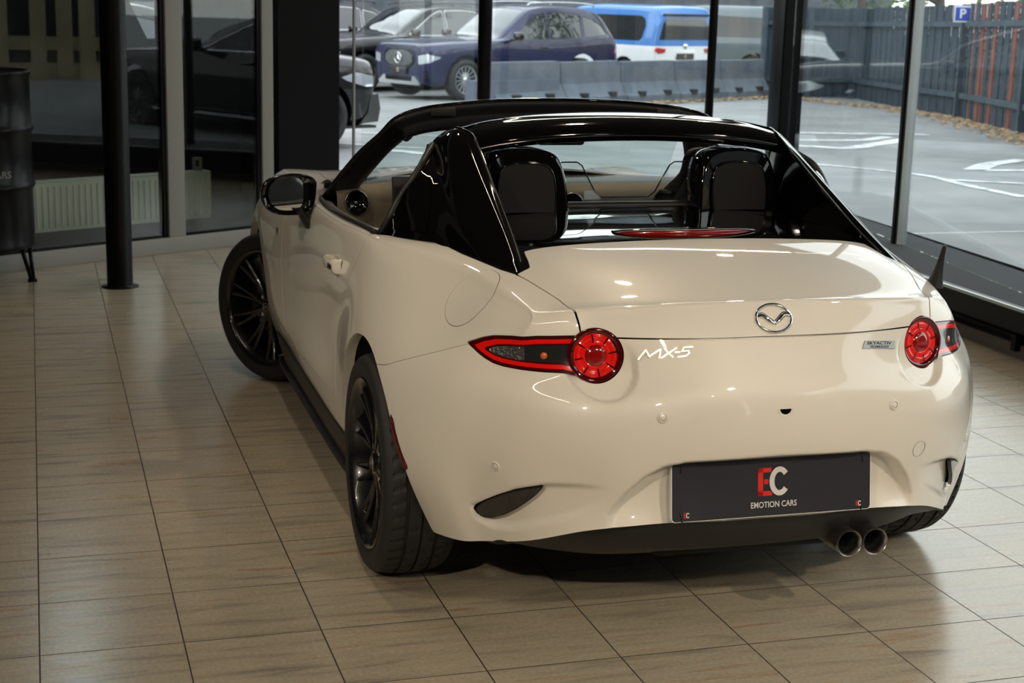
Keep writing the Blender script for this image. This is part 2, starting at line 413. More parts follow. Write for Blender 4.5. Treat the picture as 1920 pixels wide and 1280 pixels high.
def body_cage():
    nx, ny = 5, len(ST) + 1          # j = 0 rear edge, 1..ny-1 stations, ny front edge
    verts, idx = [], {}
    def put(key, p):
        idx[key] = len(verts); verts.append(p)
    def both(key, p, i):
        put(key + (1,), p)
        if i == 0: idx[key + (-1,)] = idx[key + (1,)]
        else: put(key + (-1,), (-p[0], p[1], p[2]))
    for j in range(ny + 1):
        for i in range(nx + 1):
            if j == 0: p = REAR[i]
            elif j == ny: p = FRONT[i]
            else:
                y, xs, zs, zz, sh = ST[j - 1]; fr = FR[i]
                if j == 1: fr = [0, .235, .47, .69, .86, 1.0][i]
                x = xs * fr
                p = (x, y + sh * (1 - fr * fr), zs if i == nx else zz[i])
            both(('d', i, j), p, i)
    # perimeter list: rear i=0..nx, side j=1..ny-1, front i=nx..0
    per = [('d', i, 0) for i in range(nx + 1)] + [('d', nx, j) for j in range(1, ny)] + [('d', i, ny) for i in range(nx, -1, -1)]
    for n, key in enumerate(per):
        for k in range(1, LV + 1):
            if key[2] == 0: p = REARW[key[1]][k - 1]
            elif key[2] == ny:
                f = FRONT[key[1]]; t = k / LV; out = .05 * math.sin(min(t * 1.3, 1) * PI * .5) 
                p = (f[0] * (1 + .12 * math.sin(t * PI * .8)), f[1] + out - .10 * max(0, t - .7), f[2] - (f[2] - .2) * t)
            else:
                q = SIDEW[key[2] - 1][k - 1]; y = ST[key[2] - 1][0]
                if key[2] == 1:    # swing this station towards the corner lower down
                    y = [-.565, -.562, -.550, -.545, -.550, -.550, -.540, -.515, -.510][k - 1]
                p = (q[0], y, q[1])
            both(('w', n, k), p, 0 if key[1] == 0 and key[2] in (0, ny) else 1)
    F = []
    for s in (1, -1):
        def q(a, b, c, d): F.append((a, b, c, d) if s == 1 else (d, c, b, a))
        for j in range(ny):
            for i in range(nx):
                q(idx[('d', i, j, s)], idx[('d', i + 1, j, s)], idx[('d', i + 1, j + 1, s)], idx[('d', i, j + 1, s)])
        for n in range(len(per) - 1):
            for k in range(LV):
                g = lambda m, kk: idx[per[m] + (s,)] if kk == 0 else idx[('w', m, kk, s)]
                q(g(n, k), g(n, k + 1), g(n + 1, k + 1), g(n + 1, k))
    return np.array(verts, float), F

def build_roadster():
    car = thing('sports_car', 'pearl white two-seat roadster with glossy black roof and black wheels on the tiles', 'car')
    Vc, F = body_cage(); V, Q = subdivide(Vc, F, 4); N = quad_normals(V, Q)
    ax = np.abs(V[:, 0]); y = V[:, 1]; z = V[:, 2]; rear = y < -.2
    d = np.zeros(len(V))
    # recess for the number plate
    P = np.c_[V[:, 0], z]
    rec = [(-.41, .375), (-.375, .43), (-.335, .475), (-.29, .503), (-.23, .513), (0, .517), (.23, .513), (.29, .503), (.335, .475), (.375, .43), (.41, .375), (.42, .30), (-.42, .30)]
    sdr = sd_poly(P, rec)
    d += np.where(rear & (sdr < 0), .040 * smooth(0, .018, -sdr) * smooth(.31, .44, z), 0)
    # hollow under the reversing lamps
    Pa = np.c_[ax, z]
    fog = [(.690, .340), (.676, .303), (.640, .287), (.595, .300), (.55, .325), (.49, .355), (.43, .39), (.40, .455), (.48, .452), (.551, .443), (.61, .418), (.655, .372)]
    sdf = sd_poly(Pa, fog)
    d += np.where((y < -.3) & (sdf < 0), .017 * smooth(0, .018, -sdf) * smooth(.40, .56, ax), 0)
    # hollow round the round tail lamps
    rl = np.hypot(ax - .428, z - .735)
    d += np.where((y < -.5) & (rl < .083), .016 * smooth(0, .010, .083 - rl) * smooth(.80, .70, z), 0)
    # door handle bowl
    rh = np.hypot((y - .70) / .085, (z - .742) / .034)
    d += np.where((ax > .6) & (rh < 1), .014 * smooth(0, .8, 1 - rh), 0)
    V0, N0 = V, N; V = V - N * d[:, None]; N = quad_normals(V, Q)
    body = Shell(V, N, [tuple(q) for q in Q.tolist()])

    arch = [p[:2] for p in catmull([(.352, .30, 0), (.338, .40, 0), (.300, .50, 0), (.245, .582, 0), (.150, .640, 0), (.040, .659, 0), (-.06, .644, 0), (-.150, .603, 0), (-.235, .541, 0), (-.300, .455, 0), (-.330, .38, 0), (-.340, .30, 0)], 4)] + [(-.346, .22), (-.346, -.2), (.352, -.2)]
    arch2 = [(math.cos(t) * .352, .313 + math.sin(t) * .352) for t in np.linspace(0, PI, 25)] + [(-.352, -.2), (.352, -.2)]
    def f_arch(X, grow=0):
        q = X[:, 1:3]; a = np.abs(X[:, 0])
        f = np.minimum(sd_poly(q, arch), sd_poly(q - [2.31, 0], arch2)) - grow
        return np.maximum(f, .45 - a)
    LA = np.array([.432, -.672, .750]); LN = np.array([.22, -.965, .12]); LN /= np.linalg.norm(LN)
    def f_lamp(X, r=.066):
        q = X * [1, 1, 1]; q[:, 0] = np.abs(q[:, 0]); w = q - LA; t = w @ LN; p = w - t[:, None] * LN
        return np.maximum(np.linalg.norm(p, axis=1) - r, np.abs(t) - .12)
    black = [(.765, .40), (.752, .335), (.700, .20), (.663, .110), (.643, .030), (.619, -.114), (.592, -.223), (.567, -.318), (.545, -.378), (.508, -.371), (.500, -.330), (.492, -.262), (.406, -.257), (.285, -.248), (0, -.245)]
    black = black + [(-a, b) for a, b in black[::-1]]
    cockpit = [(.46, .16), (.64, .18), (.70, .30), (.742, .50), (.752, .8), (.752, 1.1), (.742, 1.3), (.722, 1.45), (.66, 1.60), (.45, 1.68), (0, 1.71)]
    cockpit = cockpit + [(-a, b) for a, b in cockpit[::-1]][1:]
    up = lambda X: np.where(X[:, 2] > .80, 0, 1.0)
    f_cock = lambda X: np.maximum(sd_poly(X[:, :2], cockpit), .80 - X[:, 2])
    f_black = lambda X: np.maximum(sd_poly(X[:, :2], black), .80 - X[:, 2])
    deck = [(0, -.1), (.285, -.1), (.45, -.1), (.492, -.262), (.508, -.371), (.545, -.378), (.517, -.48), (.490, -.563), (.480, -.625), (.468, -.66), (.468, -.95)]
    deck = deck + [(-a, b) for a, b in deck[::-1]][:-1]
    f_lid = lambda X: np.maximum(sd_poly(X[:, :2], deck), .7955 - X[:, 2])
    sy = [-.95, -.66, -.60, -.448, -.322, -.175, -.10]; sz = [.795, .795, .785, .739, .686, .626, .614]
    f_bump = lambda X: np.maximum(X[:, 2] - np.interp(X[:, 1], sy, sz), X[:, 1] + .05)
    door = [(.372, 1.0), (.374, .90), (.385, .86), (.392, .828), (.455, .746), (.525, .651), (.552, .58), (.558, .528), (.535, .47), (.49, .42), (.45, .392), (.46, .374), (1.0, .350), (1.45, .322), (1.56, .340), (1.64, .40), (1.68, .48), (1.693, .567), (1.71, .685), (1.725, .762), (1.72, .84), (1.70, 1.0)]
    f_door = lambda X: np.maximum(sd_poly(X[:, 1:3], door), .6 - np.abs(X[:, 0]))
    hood = [(0, 1.5), (.45, 1.66), (.60, 1.66), (.625, 2.0), (.61, 2.4), (.56, 2.75), (.45, 2.95), (0, 3.0)]
    hood = hood + [(-a, b) for a, b in hood[::-1]][1:-1]
    f_hood = lambda X: np.maximum(sd_poly(X[:, :2], hood), .60 - X[:, 2])
    FC = np.array([-.641, -.322, .828]); FN = np.array([-.69, -.23, .69]); FN /= np.linalg.norm(FN)
    def f_fuel(X):
        w = X - FC; t = w @ FN; p = w - t[:, None] * FN; return np.maximum(np.linalg.norm(p, axis=1) - .089, np.abs(t) - .06)
    foglens = [(.677, .331), (.671, .347), (.657, .367), (.636, .390), (.612, .409), (.583, .425), (.548, .436), (.566, .405), (.584, .381), (.602, .357), (.622, .334), (.643, .318), (.664, .313)]
    f_fog = lambda X: np.maximum(sd_poly(np.c_[np.abs(X[:, 0]), X[:, 2]], foglens), X[:, 1] + .3)
    refl = [(-.258, .524), (-.284, .505), (-.312, .455), (-.342, .397), (-.336, .386), (-.316, .387), (-.297, .435), (-.276, .490)]
    f_ref = lambda X: np.maximum(sd_poly(X[:, 1:3], refl), .6 - np.abs(X[:, 0]))
    tail = [(.684, .739), (.672, .747), (.655, .759), (.635, .769), (.605, .777), (.56, .787), (.497, .794), (.44, .80), (.44, .70), (.51, .709), (.555, .706), (.595, .705), (.625, .705), (.644, .708), (.660, .716), (.672, .726)]
    f_tail = lambda X: np.maximum(sd_poly(np.c_[np.abs(X[:, 0]), X[:, 2]], tail), X[:, 1] + .3)

    # ---- dark inner shell seen through the gaps
    liner = body.moved(-.013)
    _, liner = liner.cut(f_arch(liner.V, .012)); _, liner = liner.cut(f_cock(liner.V) - .0)
    liner.build('inner_shell', DARK, car)
    # ---- cut the outer skin
    inw = lambda p, n: np.array([-np.sign(p[0]), 0, 0])
    _, body = body.cut(f_arch(body.V)); 
    body = body.flange(.030, lambda X: np.abs(f_arch(X)) < 2e-3, inw)
    _, body = body.cut(f_cock(body.V)); _, body = body.cut(f_lamp(body.V))
    smooth_skin = Shell(V0, N0, [q for q in map(tuple, Q.tolist()) if V0[q[0], 1] < -.3])
    tails, _ = smooth_skin.gap(f_tail, .001); fogs, _ = smooth_skin.gap(f_fog, .001)
    _, tails = tails.cut(f_lamp(tails.V)); _, body = body.gap(f_tail, .001)
    _, body = body.gap(f_fog, .001)
    refs, body = body.gap(f_ref, .0005)
    panel, body = body.gap(f_black, .001)
    lid, body = body.gap(f_lid, .0018)
    fuel, body = body.gap(f_fuel, .0008)
    doors, body = body.gap(f_door, .0020)
    bump, body = body.gap(f_bump, .0008)
    bonnet, body = body.gap(f_hood, .0020)
    fl = lambda s, w=.007: s.flange(w)
    fl(body).build('body_shell', PAINT, car)
    fl(lid).build('trunk_lid', PAINT, car); fl(bump, .006).build('rear_bumper', PAINT, car); fl(bonnet).build('bonnet', PAINT, car)
    fl(fuel, .004).moved(.0004).build('fuel_door', PAINT, car)
    fl(panel, .01).build('rear_deck_panel', GLOSS, car)
    for s in (-1, 1):
        half = lambda X: X[:, 0] * s * -1.0
        dr, _ = doors.cut(half(doors.V)); D = fl(dr, .012).build('door', PAINT, car)
        # handle: a rounded grip standing off the bowl
        mb = MB(); path = [(s * .806, .80, .745), (s * .832, .775, .746), (s * .838, .72, .748), (s * .836, .66, .750), (s * .828, .625, .750), (s * .806, .608, .750)]
        pp = catmull(path, 5); n = len(pp)
        G = []
        for i, p in enumerate(pp):
            t = i / (n - 1); w = .0155 * (1 + .5 * smooth(.55, .85, t) - .25 * smooth(.0, .1, .1 - t)); G.append([p + np.array([s * .006 * math.cos(a), 0, w * math.sin(a)]) for a in np.linspace(0, 2 * PI, 17)])
        mb.grid(G); h = mb.build('door_handle', PAINT, D)
        mb = MB()
        for yy in (.655, .632): mb.box((s * .8425, yy, .749), (.006, .009, .016), bev=.002)
        mb.build('lock_button', BLKPL, h)
        # belt strip along the door top
        mb = MB(); pts = catmull([(s * a, b, c) for a, b, c in [(.753, .36, .893), (.757, .5, .890), (.765, .8, .878), (.765, 1.1, .869), (.752, 1.3, .864), (.735, 1.42, .860)]], 6)
        mb.tube(pts, .0095, 8); mb.build('window_seal', BLKPL, D)
        mb = MB(); inn = [(s * (abs(p[0]) - .035), p[1], p[2] - .006) for p in pts]
        mb.grid([[p for p in pts], [q for q in inn], [(s * (abs(q[0]) - .012), q[1], q[2] - .30) for q in inn]])
        mb.build('door_panel', [TAN], D)
        # lamp units
        tl, _ = tails.cut(half(tails.V))
        L = thing_part('tail_light', car)
        o, i1 = tl.cut(-(f_tail(tl.V) + .0075)); o.moved(.001).build('lens_border', LENSD, L)
        o, i2 = i1.cut(-(f_tail(i1.V) + .0175)); o.moved(.0015).build('light_guide', LENSR, L)
        o, i3 = i2.cut(-(f_tail(i2.V) + .0215)); o.moved(.001).build('inner_border', LENSD, L); ia, ib = i3.cut(.585 - np.abs(i3.V[:, 0])); ia.moved(.0008).build('reflector_lens', LENSW2, L); ib.moved(.0008).build('indicator_lens', LENSC, L)
        M = frame(LA * [s, 1, 1], LN * [s, 1, 1])
        mb = MB(); mb.lathe([(.066, -.05), (.0675, .004), (.0665, .012), (.063, .0155), (.0565, .0145), (.0525, .007)], 72, M=M); mb.build('lamp_bezel', LENSD, L)
        mb = MB(); mb.lathe([(.0525, .007), (.051, .006), (.047, .010), (.043, .011), (.040, .008), (.034, .0085), (.030, .011), (.0260, .009)], 72, M=M)
        for k in range(8):
            a = k * PI / 4 + .2; c_, s_ = math.cos(a), math.sin(a)
            mb.add([(.031 * c_ - .0012 * s_, .031 * s_ + .0012 * c_, .0118), (.031 * c_ + .0012 * s_, .031 * s_ - .0012 * c_, .0118), (.051 * c_ + .002 * s_, .051 * s_ - .002 * c_, .0118), (.051 * c_ - .002 * s_, .051 * s_ + .002 * c_, .0118)], [(0, 1, 2, 3)], 1, M=M)
        mb.build('ring_lens', [LENSR, LENSD], L)
        mb = MB(); mb.lathe([(.0260, .009), (.024, .012), (.013, .0145), (.0001, .015)], 48, M=M); mb.build('centre_lens', LENSM, L)
        bl = MB(); bm_ = frame((s * .545, -.625, .742), (s * .66, -.72, .15))
        bl.lathe([(.012, .0), (.011, .004), (.006, .006), (.0001, .007)], 20, M=bm_); bl.build('indicator_bulb', AMBER, L)
        fg, _ = fogs.cut(half(fogs.V)); G_ = thing_part('reversing_lamp', car)
        o, i1 = fg.cut(-(f_fog(fg.V) + .0035)); o.flange(.008).build('lamp_border', BLKPL, G_); i1.moved(.001).build('lamp_lens', LENSC if s < 0 else LENSW, G_)
        rf, _ = refs.cut(half(refs.V)); rf.flange(.006).moved(.0015).build('side_reflector', REDREF, car)
    # chrome-like strip in the lid gap
    return car, dict(LA=LA, LN=LN)
def thing_part(name, parent):
    o = bpy.data.objects.new(name, None); o.empty_display_size = .05; return link(o, parent)

def spline_patch(rows, nu=6, nv=6, thick=0):
    rows = [catmull(r, nv) for r in rows]
    cols = [catmull([r[j] for r in rows], nu) for j in range(len(rows[0]))]
    return np.array(cols).transpose(1, 0, 2)
def solid_patch(mb, G, off, mat=0):
    """patch with an inner copy displaced by off and closed rims"""
    G = np.asarray(G); H = G + np.asarray(off); a, b = G.shape[:2]
    mb.grid(G, mat); mb.grid(H, mat, flip=True)
    for E1, E2 in ((G[0], H[0]), (H[-1], G[-1]), (H[:, 0], G[:, 0]), (G[:, -1], H[:, -1])): mb.grid([E1, E2], mat, smooth=False)

def make_wheel(name, x, y, side, steer=0):
    """side -1 = left (outer face towards -x)"""
    W = bpy.data.objects.new(name, None); W.empty_display_size = .1
    M0 = np.eye(4)
    # local: outer face towards +Z of the lathe
    t = MB(); hw = .102
    prof = [(.2255, .078), (.2325, .090), (.242, .0975), (.257, .1015), (.272, .1015), (.285, .100), (.294, .092), (.3005, .080)]
    t.lathe(prof, 96); t.lathe([(r, -h) for r, h in prof][::-1], 96)
    # tread with grooves
    n = 288; hs = [.080, .074, .060, .046, .0445, .0375, .036, .018, .012, .0105, .0035, .002, -.002, -.0035, -.0105, -.012, -.018, -.036, -.0375, -.0445, -.046, -.060, -.074, -.080]
    G = []
    for h in hs:
        row = []; crown = .3075 - .0075 * (abs(h) / .08) ** 3
        circ = abs(h) in (.0445, .0375) or abs(h) < .0030 or abs(h) == .0105
        for k in range(n):
            a = 2 * PI * k / n; r = crown
            if (abs(h) in (.0445, .0375)): r -= .007
            if .046 <= abs(h) and (k + int(h * 60)) % 6 == 0: r -= .006
            if .012 <= abs(h) <= .036 and (k + int(abs(h) * 250)) % 12 in (0,): r -= .005
            if abs(h) == .0035 or abs(h) == .002: r -= .007 if abs(h) == .002 else 0
            row.append((r * math.cos(a), r * math.sin(a), h))
        row.append(row[0]); G.append(row)
    t.grid(G)
    T = frame((0, 0, 0), (side, 0, 0), (0, 0, 1)); T[:3, 3] = 0
    def fin(mb, nm, mat, par): 
        mb.v = [tuple(T[:3, :3] @ np.array(v)) for v in mb.v]; return mb.build(nm, mat, par, auto=50)
    fin(t, 'tyre', RUBBER, W)
    r = MB(); r.lathe([(.2255, .080), (.2350, .092), (.2375, .097), (.2350, .1005), (.2290, .098), (.2220, .088), (.2150, .066), (.2080, .040), (.2040, .0), (.2060, -.06), (.2180, -.078)], 96)
    rim = fin(r, 'rim', RIMBLK, W)
    # ten slim double spokes
    for k in range(10):
        a0 = 2 * PI * k / 10 + .1
        s = MB()
        for q in (-1, 1):
            rows = []
            for f in np.linspace(0, 1, 9):
                rr = .030 + f * (.222 - .030); a = a0 + q * (.105 * f ** .8 + .02 * (1 - f)) 
                w = .0095 - .0030 * f; h = .064 + .012 * f - .010 * math.sin(f * PI); dp = .030 - .012 * f
                cx, cy = rr * math.cos(a), rr * math.sin(a); tx, ty = -math.sin(a), math.cos(a)
                rows.append([(cx - tx * w, cy - ty * w, h - dp), (cx - tx * w, cy - ty * w, h), (cx - tx * w * .45, cy - ty * w * .45, h + .004), (cx + tx * w * .45, cy + ty * w * .45, h + .004), (cx + tx * w, cy + ty * w, h), (cx + tx * w, cy + ty * w, h - dp)])
            s.grid(rows, 0, smooth=False)
            s.grid([[rw[2], rw[3]] for rw in [[(p[0], p[1], p[2] + .0006) for p in r_] for r_ in rows]][4 if k % 2 else 3:], 1, smooth=False)
        s.v = [tuple(T[:3, :3] @ np.array(v)) for v in s.v]; s.build('spoke', [RIMBLK, RIMGREY], rim)
    h = MB(); h.lathe([(.075, .030), (.074, .052), (.060, .062), (.036, .066), (.033, .070), (.0001, .071)], 48)
    hub = fin(h, 'hub', RIMBLK, W)
    c = MB(); c.lathe([(.0265, .070), (.0265, .0745), (.024, .076), (.0001, .0765)], 40); cap = fin(c, 'centre_cap', RIMBLK, hub)
    e = MB(); emblem(e, .040); e.v = [(v[0], v[1], v[2] + .0768) for v in e.v]
    rot = np.array([[0, 1, 0], [-1, 0, 0], [0, 0, 1.]]); e.v = [tuple(rot.T @ np.array(v)) for v in e.v]; fin(e, 'cap_emblem', STEEL, hub)
    for k in range(4):
        a = PI / 4 + k * PI / 2; nb = MB(); nb.lathe([(.0105, .050), (.0105, .064), (.009, .0665), (.0001, .067)], 6)
        nb.v = [(v[0] + .050 * math.cos(a), v[1] + .050 * math.sin(a), v[2]) for v in nb.v]; fin(nb, 'lug_nut', CHROME, hub)
    b = MB(); b.lathe([(.05, .02), (.140, .02), (.140, .0), (.05, .0)], 64); fin(b, 'brake_disc', STEEL, W)
    cl = MB(); cl.box((.0, .12, .01), (.12, .05, .06), bev=.01); fin(cl, 'brake_caliper', BLKPL, W)
    W.location = (x, y, .3085); W.rotation_euler = (0, 0, steer)
    return W

def emblem(mb, w):
    """ring with a winged V inside; w = overall width, drawn in XY facing +Z"""
    r = w / 2; ring = [(r * math.cos(a), r * .78 * math.sin(a) * (1.0 if math.sin(a) > 0 else .98), 0) for a in np.linspace(0, 2 * PI, 41)[:-1]]
    mb.tube(ring, r * .085, 8, closed=True)
    for s in (-1, 1):
        wing = [(s * r * .97, r * .10, 0), (s * r * .62, r * .16, 0), (s * r * .30, -r * .10, 0), (0, -r * .33, 0)]
        mb.tube(catmull(wing, 5), [r * .05 + r * .08 * math.sin(i / 15 * PI) for i in range(16)], 8)
        mb.tube(catmull([(s * r * .95, r * .22, 0), (s * r * .60, r * .30, 0), (s * r * .25, r * .02, 0), (0, -r * .20, 0)], 5), r * .055, 8)

def logo_geo(h, depth=.001):
    """red E block with a grey C over it; h = letter height; returns two MBs in XY facing +Z centred on the pair"""
    u = h / 330.
    E = MB(); X0 = -197
    def q(x0, y0, x1, y1): E.box((((x0 + x1) / 2) * u, ((y0 + y1) / 2) * u, depth / 2), (abs(x1 - x0) * u, abs(y1 - y0) * u, depth))
    q(X0, -163, X0 + 62, 160); q(X0, 108, X0 + 165, 160); q(X0, -163, X0 + 175, -108); q(X0 + 75, -27, X0 + 128, 28)
    Cc = MB(); cx = 72; outr, outi = [], []
    for a in np.linspace(R(38), R(322), 40):
        outr.append((( cx + 128 * math.cos(a)) * u, 168 * math.sin(a) * u)); outi.append(((cx + 66 * math.cos(a)) * u, 106 * math.sin(a) * u))
    B = MB(); n = len(outr)
    Cc.grid([[(*p, depth * 2.2) for p in outr], [(*p, depth * 2.2) for p in outi]], smooth=False)
    Cc.grid([[(*p, 0) for p in outr], [(*p, depth * 2.2) for p in outr]], smooth=False); Cc.grid([[(*p, 0) for p in outi], [(*p, depth * 2.2) for p in outi]], smooth=False)
    for a in np.linspace(R(80), R(280), 24)[:-1]:
        b = a + R(200) / 23
        B.add([((cx + 122 * math.cos(t)) * u, 162 * math.sin(t) * u, depth * 1.5) for t in (a, b)] + [((cx + 143 * math.cos(t)) * u, 183 * math.sin(t) * u, depth * 1.5) for t in (b, a)], [(0, 1, 2, 3)])
    return E, Cc, B
def put(mb, M): mb.v = [tuple(np.asarray(M)[:3, :3] @ np.array(v) + np.asarray(M)[:3, 3]) for v in mb.v]; return mb

def finish_roadster(car):
    S2 = (-1, 1)
    # ---- roof hoop and buttresses
    for s in S2:
        rows = [  # across from the base line up and over to the inner edge; one row per station from front to tip
         [(.655, .04, .913), (.620, .130, .992), (.597, .255, 1.058), (.575, .385, 1.106), (.561, .485, 1.139), (.528, .470, 1.176), (.505, .405, 1.196)],
         [(.625, -.07, .906), (.612, -.010, .953), (.594, .105, 1.016), (.570, .250, 1.094), (.545, .350, 1.152), (.515, .375, 1.187), (.492, .350, 1.192)],
         [(.607, -.155, .900), (.598, -.105, .936), (.585, -.02, .984), (.566, .10, 1.044), (.536, .205, 1.111), (.508, .250, 1.152), (.482, .272, 1.172)],
         [(.590, -.235, .896), (.583, -.205, .916), (.572, -.155, .945), (.556, -.065, .992), (.533, .02, 1.044), (.512, .040, 1.068), (.490, .035, 1.066)],
         [(.572, -.300, .892), (.567, -.285, .902), (.560, -.262, .916), (.550, -.222, .938), (.533, -.180, .968), (.518, -.174, .980), (.500, -.178, .972)],
         [(.556, -.352, .889), (.553, -.350, .895), (.549, -.344, .900), (.543, -.333, .908), (.535, -.322, .917), (.526, -.316, .922), (.514, -.320, .915)],
         [(.548, -.380, .886), (.546, -.380, .889), (.544, -.380, .892), (.540, -.380, .895), (.534, -.380, .897), (.527, -.378, .897), (.520, -.374, .894)]]
        rows = [[(s * a, b, c) for a, b, c in r] for r in rows]
        G = spline_patch(rows, 6, 6); inner = []
        mb = MB(); mb.grid(G)
        # inner face: from the inner edge down to the deck, closing the buttress
        ie = G[:, -1]; low = np.array([[s * (abs(p[0]) - .004), p[1] + .03, min(p[2], .90 + .03 * 0)] for p in ie]); low[:, 2] = np.minimum(low[:, 2], np.interp(low[:, 1], [-.38, -.2, .3], [.885, .925, .935]))
        mid = np.array([[s * (abs(p[0]) + .012), p[1] + .012, p[2] - .02] for p in ie]); mid[:, 2] = np.maximum(mid[:, 2], low[:, 2] - .0)
        mb.grid([ie, mid, low]); B = mb.build('buttress', GLOSS, car)
        mb = MB(); mb.tube([p for p in ie[:-2]], .0028, 6); mb.build('edge_strip', GLOSS, B)
        # quarter pane with its black surround
        q0 = [(.748, .360, .893), (.722, .345, .945), (.694, .350, .996), (.640, .345, 1.078), (.606, .395, 1.112), (.568, .470, 1.139)]
        q1 = [(.655, .04, .913), (.634, .08, .965), (.612, .170, 1.020), (.592, .285, 1.070), (.574, .390, 1.108), (.561, .485, 1.139)]
        Q0 = np.array(catmull([(s * a, b, c) for a, b, c in q0], 6)); Q1 = np.array(catmull([np.array(p) for p in rows[0][:5]], 12)); Q1 = Q1[np.round(np.linspace(0, len(Q1) - 1, len(Q0))).astype(int)]
        G = np.array([Q0 * (1 - t) + Q1 * t + np.array([s * .012 * math.sin(t * PI), 0, 0]) for t in np.linspace(0, 1, 9)])
        mb = MB(); solid_patch(mb, G, (-s * .012, 0, -.004)); qp = mb.build('quarter_panel', GLOSS, car, auto=40)
        g2 = []
        for t in np.linspace(.20, .86, 9):
            row = [];
            for u in np.linspace(0, 1, 14):
                uu = .07 + u * (.80 - .25 * (t - .2)); k = uu * (len(Q0) - 1); i = int(k); f = k - i; i2 = min(i + 1, len(Q0) - 1)
                a = Q0[i] * (1 - f) + Q0[i2] * f; b = Q1[i] * (1 - f) + Q1[i2] * f
                row.append(a * (1 - t) + b * t + np.array([s * (.012 * math.sin(t * PI) + .0025), 0, .0005]))
            g2.append(row)
        mb = MB(); mb.grid(g2); mb.build('quarter_glass', DARKGLASS, qp)
        mb = MB(); mb.tube([p + np.array([-s * .004, -.012, 0]) for p in Q0], .010, 8); mb.build('pillar_seal', BLKPL, qp)
    # roof hoop: section swept across the car
    hx = [-.500, -.48, -.43, -.36, -.25, -.12, 0, .12, .25, .36, .43, .48, .500]
    rows = []
    for x in hx:
        u = abs(x) / .5; c = u * u; e = u ** 6
        zt = 1.238 - .030 * c - .014 * e; fy = .50 - .05 * c - .02 * e
        rows.append([(x, fy + .0, zt - .055), (x, fy + .012, zt - .030), (x, fy, zt - .006), (x, fy - .06, zt + .001), (x, .385 - .0 * c, zt - .002), (x, .325, zt - .012), (x, .285 + .0 * c, zt - .028), (x, .268, zt - .046), (x, .272, zt - .066), (x, .290, zt - .072), (x, .36, zt - .070), (x, .46 - .04 * c, zt - .060)])
    G = spline_patch(rows, 5, 4); mb = MB(); mb.grid(G); hoop = mb.build('roof_hoop', GLOSS, car)
    mb = MB(); mb.box((-.03, .50, 1.196), (.10, .02, .03), bev=.004); mb.build('latch_cover', BLKPL, hoop)
    # ---- windscreen frame
    path = [(-.745, 1.40, .845), (-.735, 1.35, .875), (-.705, 1.23, .955), (-.655, 1.13, 1.045), (-.605, 1.045, 1.112), (-.560, .990, 1.172), (-.475, .995, 1.202), (-.37, 1.00, 1.217), (-.2, 1.03, 1.228), (0, 1.04, 1.231)]
    path = path + [(-a, b, c) for a, b, c in path[::-1][1:]]
    cp = catmull(path, 5); rows = []
    n = len(cp)
    for i, p in enumerate(cp):
        t = min(i, n - 1 - i) / (n / 2); top = smooth(.45, .62, t); sx = np.sign(p[0]) if abs(p[0]) > .05 else 0
        # pillars: wide across, header: deep along y
        wx = (1 - top); sec = []
        inn = np.array([-sx * 1.0, .22, .0]) * wx + np.array([0, .18, -.98]) * top; inn /= np.linalg.norm(inn)
        fw = np.array([-.25 * sx, .85, -.15]) * wx + np.array([0, .95, .05]) * top; fw /= np.linalg.norm(fw)
        a = (.105 * wx + .085 * top); b = .05 * wx + .065 * top
        for uu, vv in ((0, 0), (.0, .35), (.12, .8), (.5, 1.0), (.88, .9), (1, .6), (1, .1), (.8, -.05), (.55, .06), (.45, .06), (.25, -.06), (.1, -.08)):
            sec.append(np.asarray(p) + inn * a * uu + fw * b * vv)
        sec.append(sec[0]); rows.append(sec)
    mb = MB(); mb.grid(rows); ws = mb.build('windscreen_frame', BLKPL, car)
    mb = MB(); mb.tube([np.asarray(p) + np.array([0, .004, .004]) for p in cp], .0055, 8); mb.build('weather_seal', GLOSS, ws)
    # latches in the header
    for x in (-.40, .40): mb = MB(); mb.box((x, 1.000, 1.195), (.085, .02, .030), bev=.004); mb.build('roof_latch', BLKPL, ws)
    # glass
    top = [(-.51, 1.06, 1.165), (-.30, 1.07, 1.190), (0, 1.09, 1.20), (.30, 1.07, 1.190), (.51, 1.06, 1.165)]
    bot = [(-.655, 1.60, .905), (-.38, 1.70, .922), (0, 1.735, .930), (.38, 1.70, .922), (.655, 1.60, .905)]
    T_, B_ = np.array(catmull(top, 6)), np.array(catmull(bot, 6)); G = [T_ * (1 - t) + B_ * t + np.array([0, .02 * math.sin(t * PI), .015 * math.sin(t * PI)]) for t in np.linspace(0, 1, 9)]
    mb = MB(); mb.grid(G); mb.build('windscreen_glass', AUTOGLASS, car)
    mb = MB(); mb.box((.045, 1.09, 1.098), (.17, .03, .045), bev=.012); mb.tube([(.03, 1.10, 1.11), (.01, 1.12, 1.19)], .012, 8); im = mb.build('interior_mirror', BLKPL, car)
    # lower cowl
    mb = MB(); mb.grid([[(x, 1.52, .895) for x in np.linspace(-.66, .66, 9)], [(x, 1.75 - .25 * abs(x) ** 2, .912 - .02 * abs(x)) for x in np.linspace(-.66, .66, 9)]]); mb.build('cowl', BLKPL, car)
    # ---- rear deck behind the seats
    rows = []
    for x in np.linspace(-.50, .50, 21):
        c = (x / .5) ** 2
        rows.append([(x, -.262 + .01 * c, .948 - .016 * c), (x, -.20, .953 - .014 * c), (x, -.10, .955 - .012 * c), (x, .05, .960 - .01 * c), (x, .20, .966 - .01 * c), (x, .285, .972 - .01 * c), (x, .305, .962), (x, .31, .90)])
    mb = MB(); mb.grid(spline_patch(rows, 1, 4)); tonneau = mb.build('tonneau_cover', GLOSS, car)
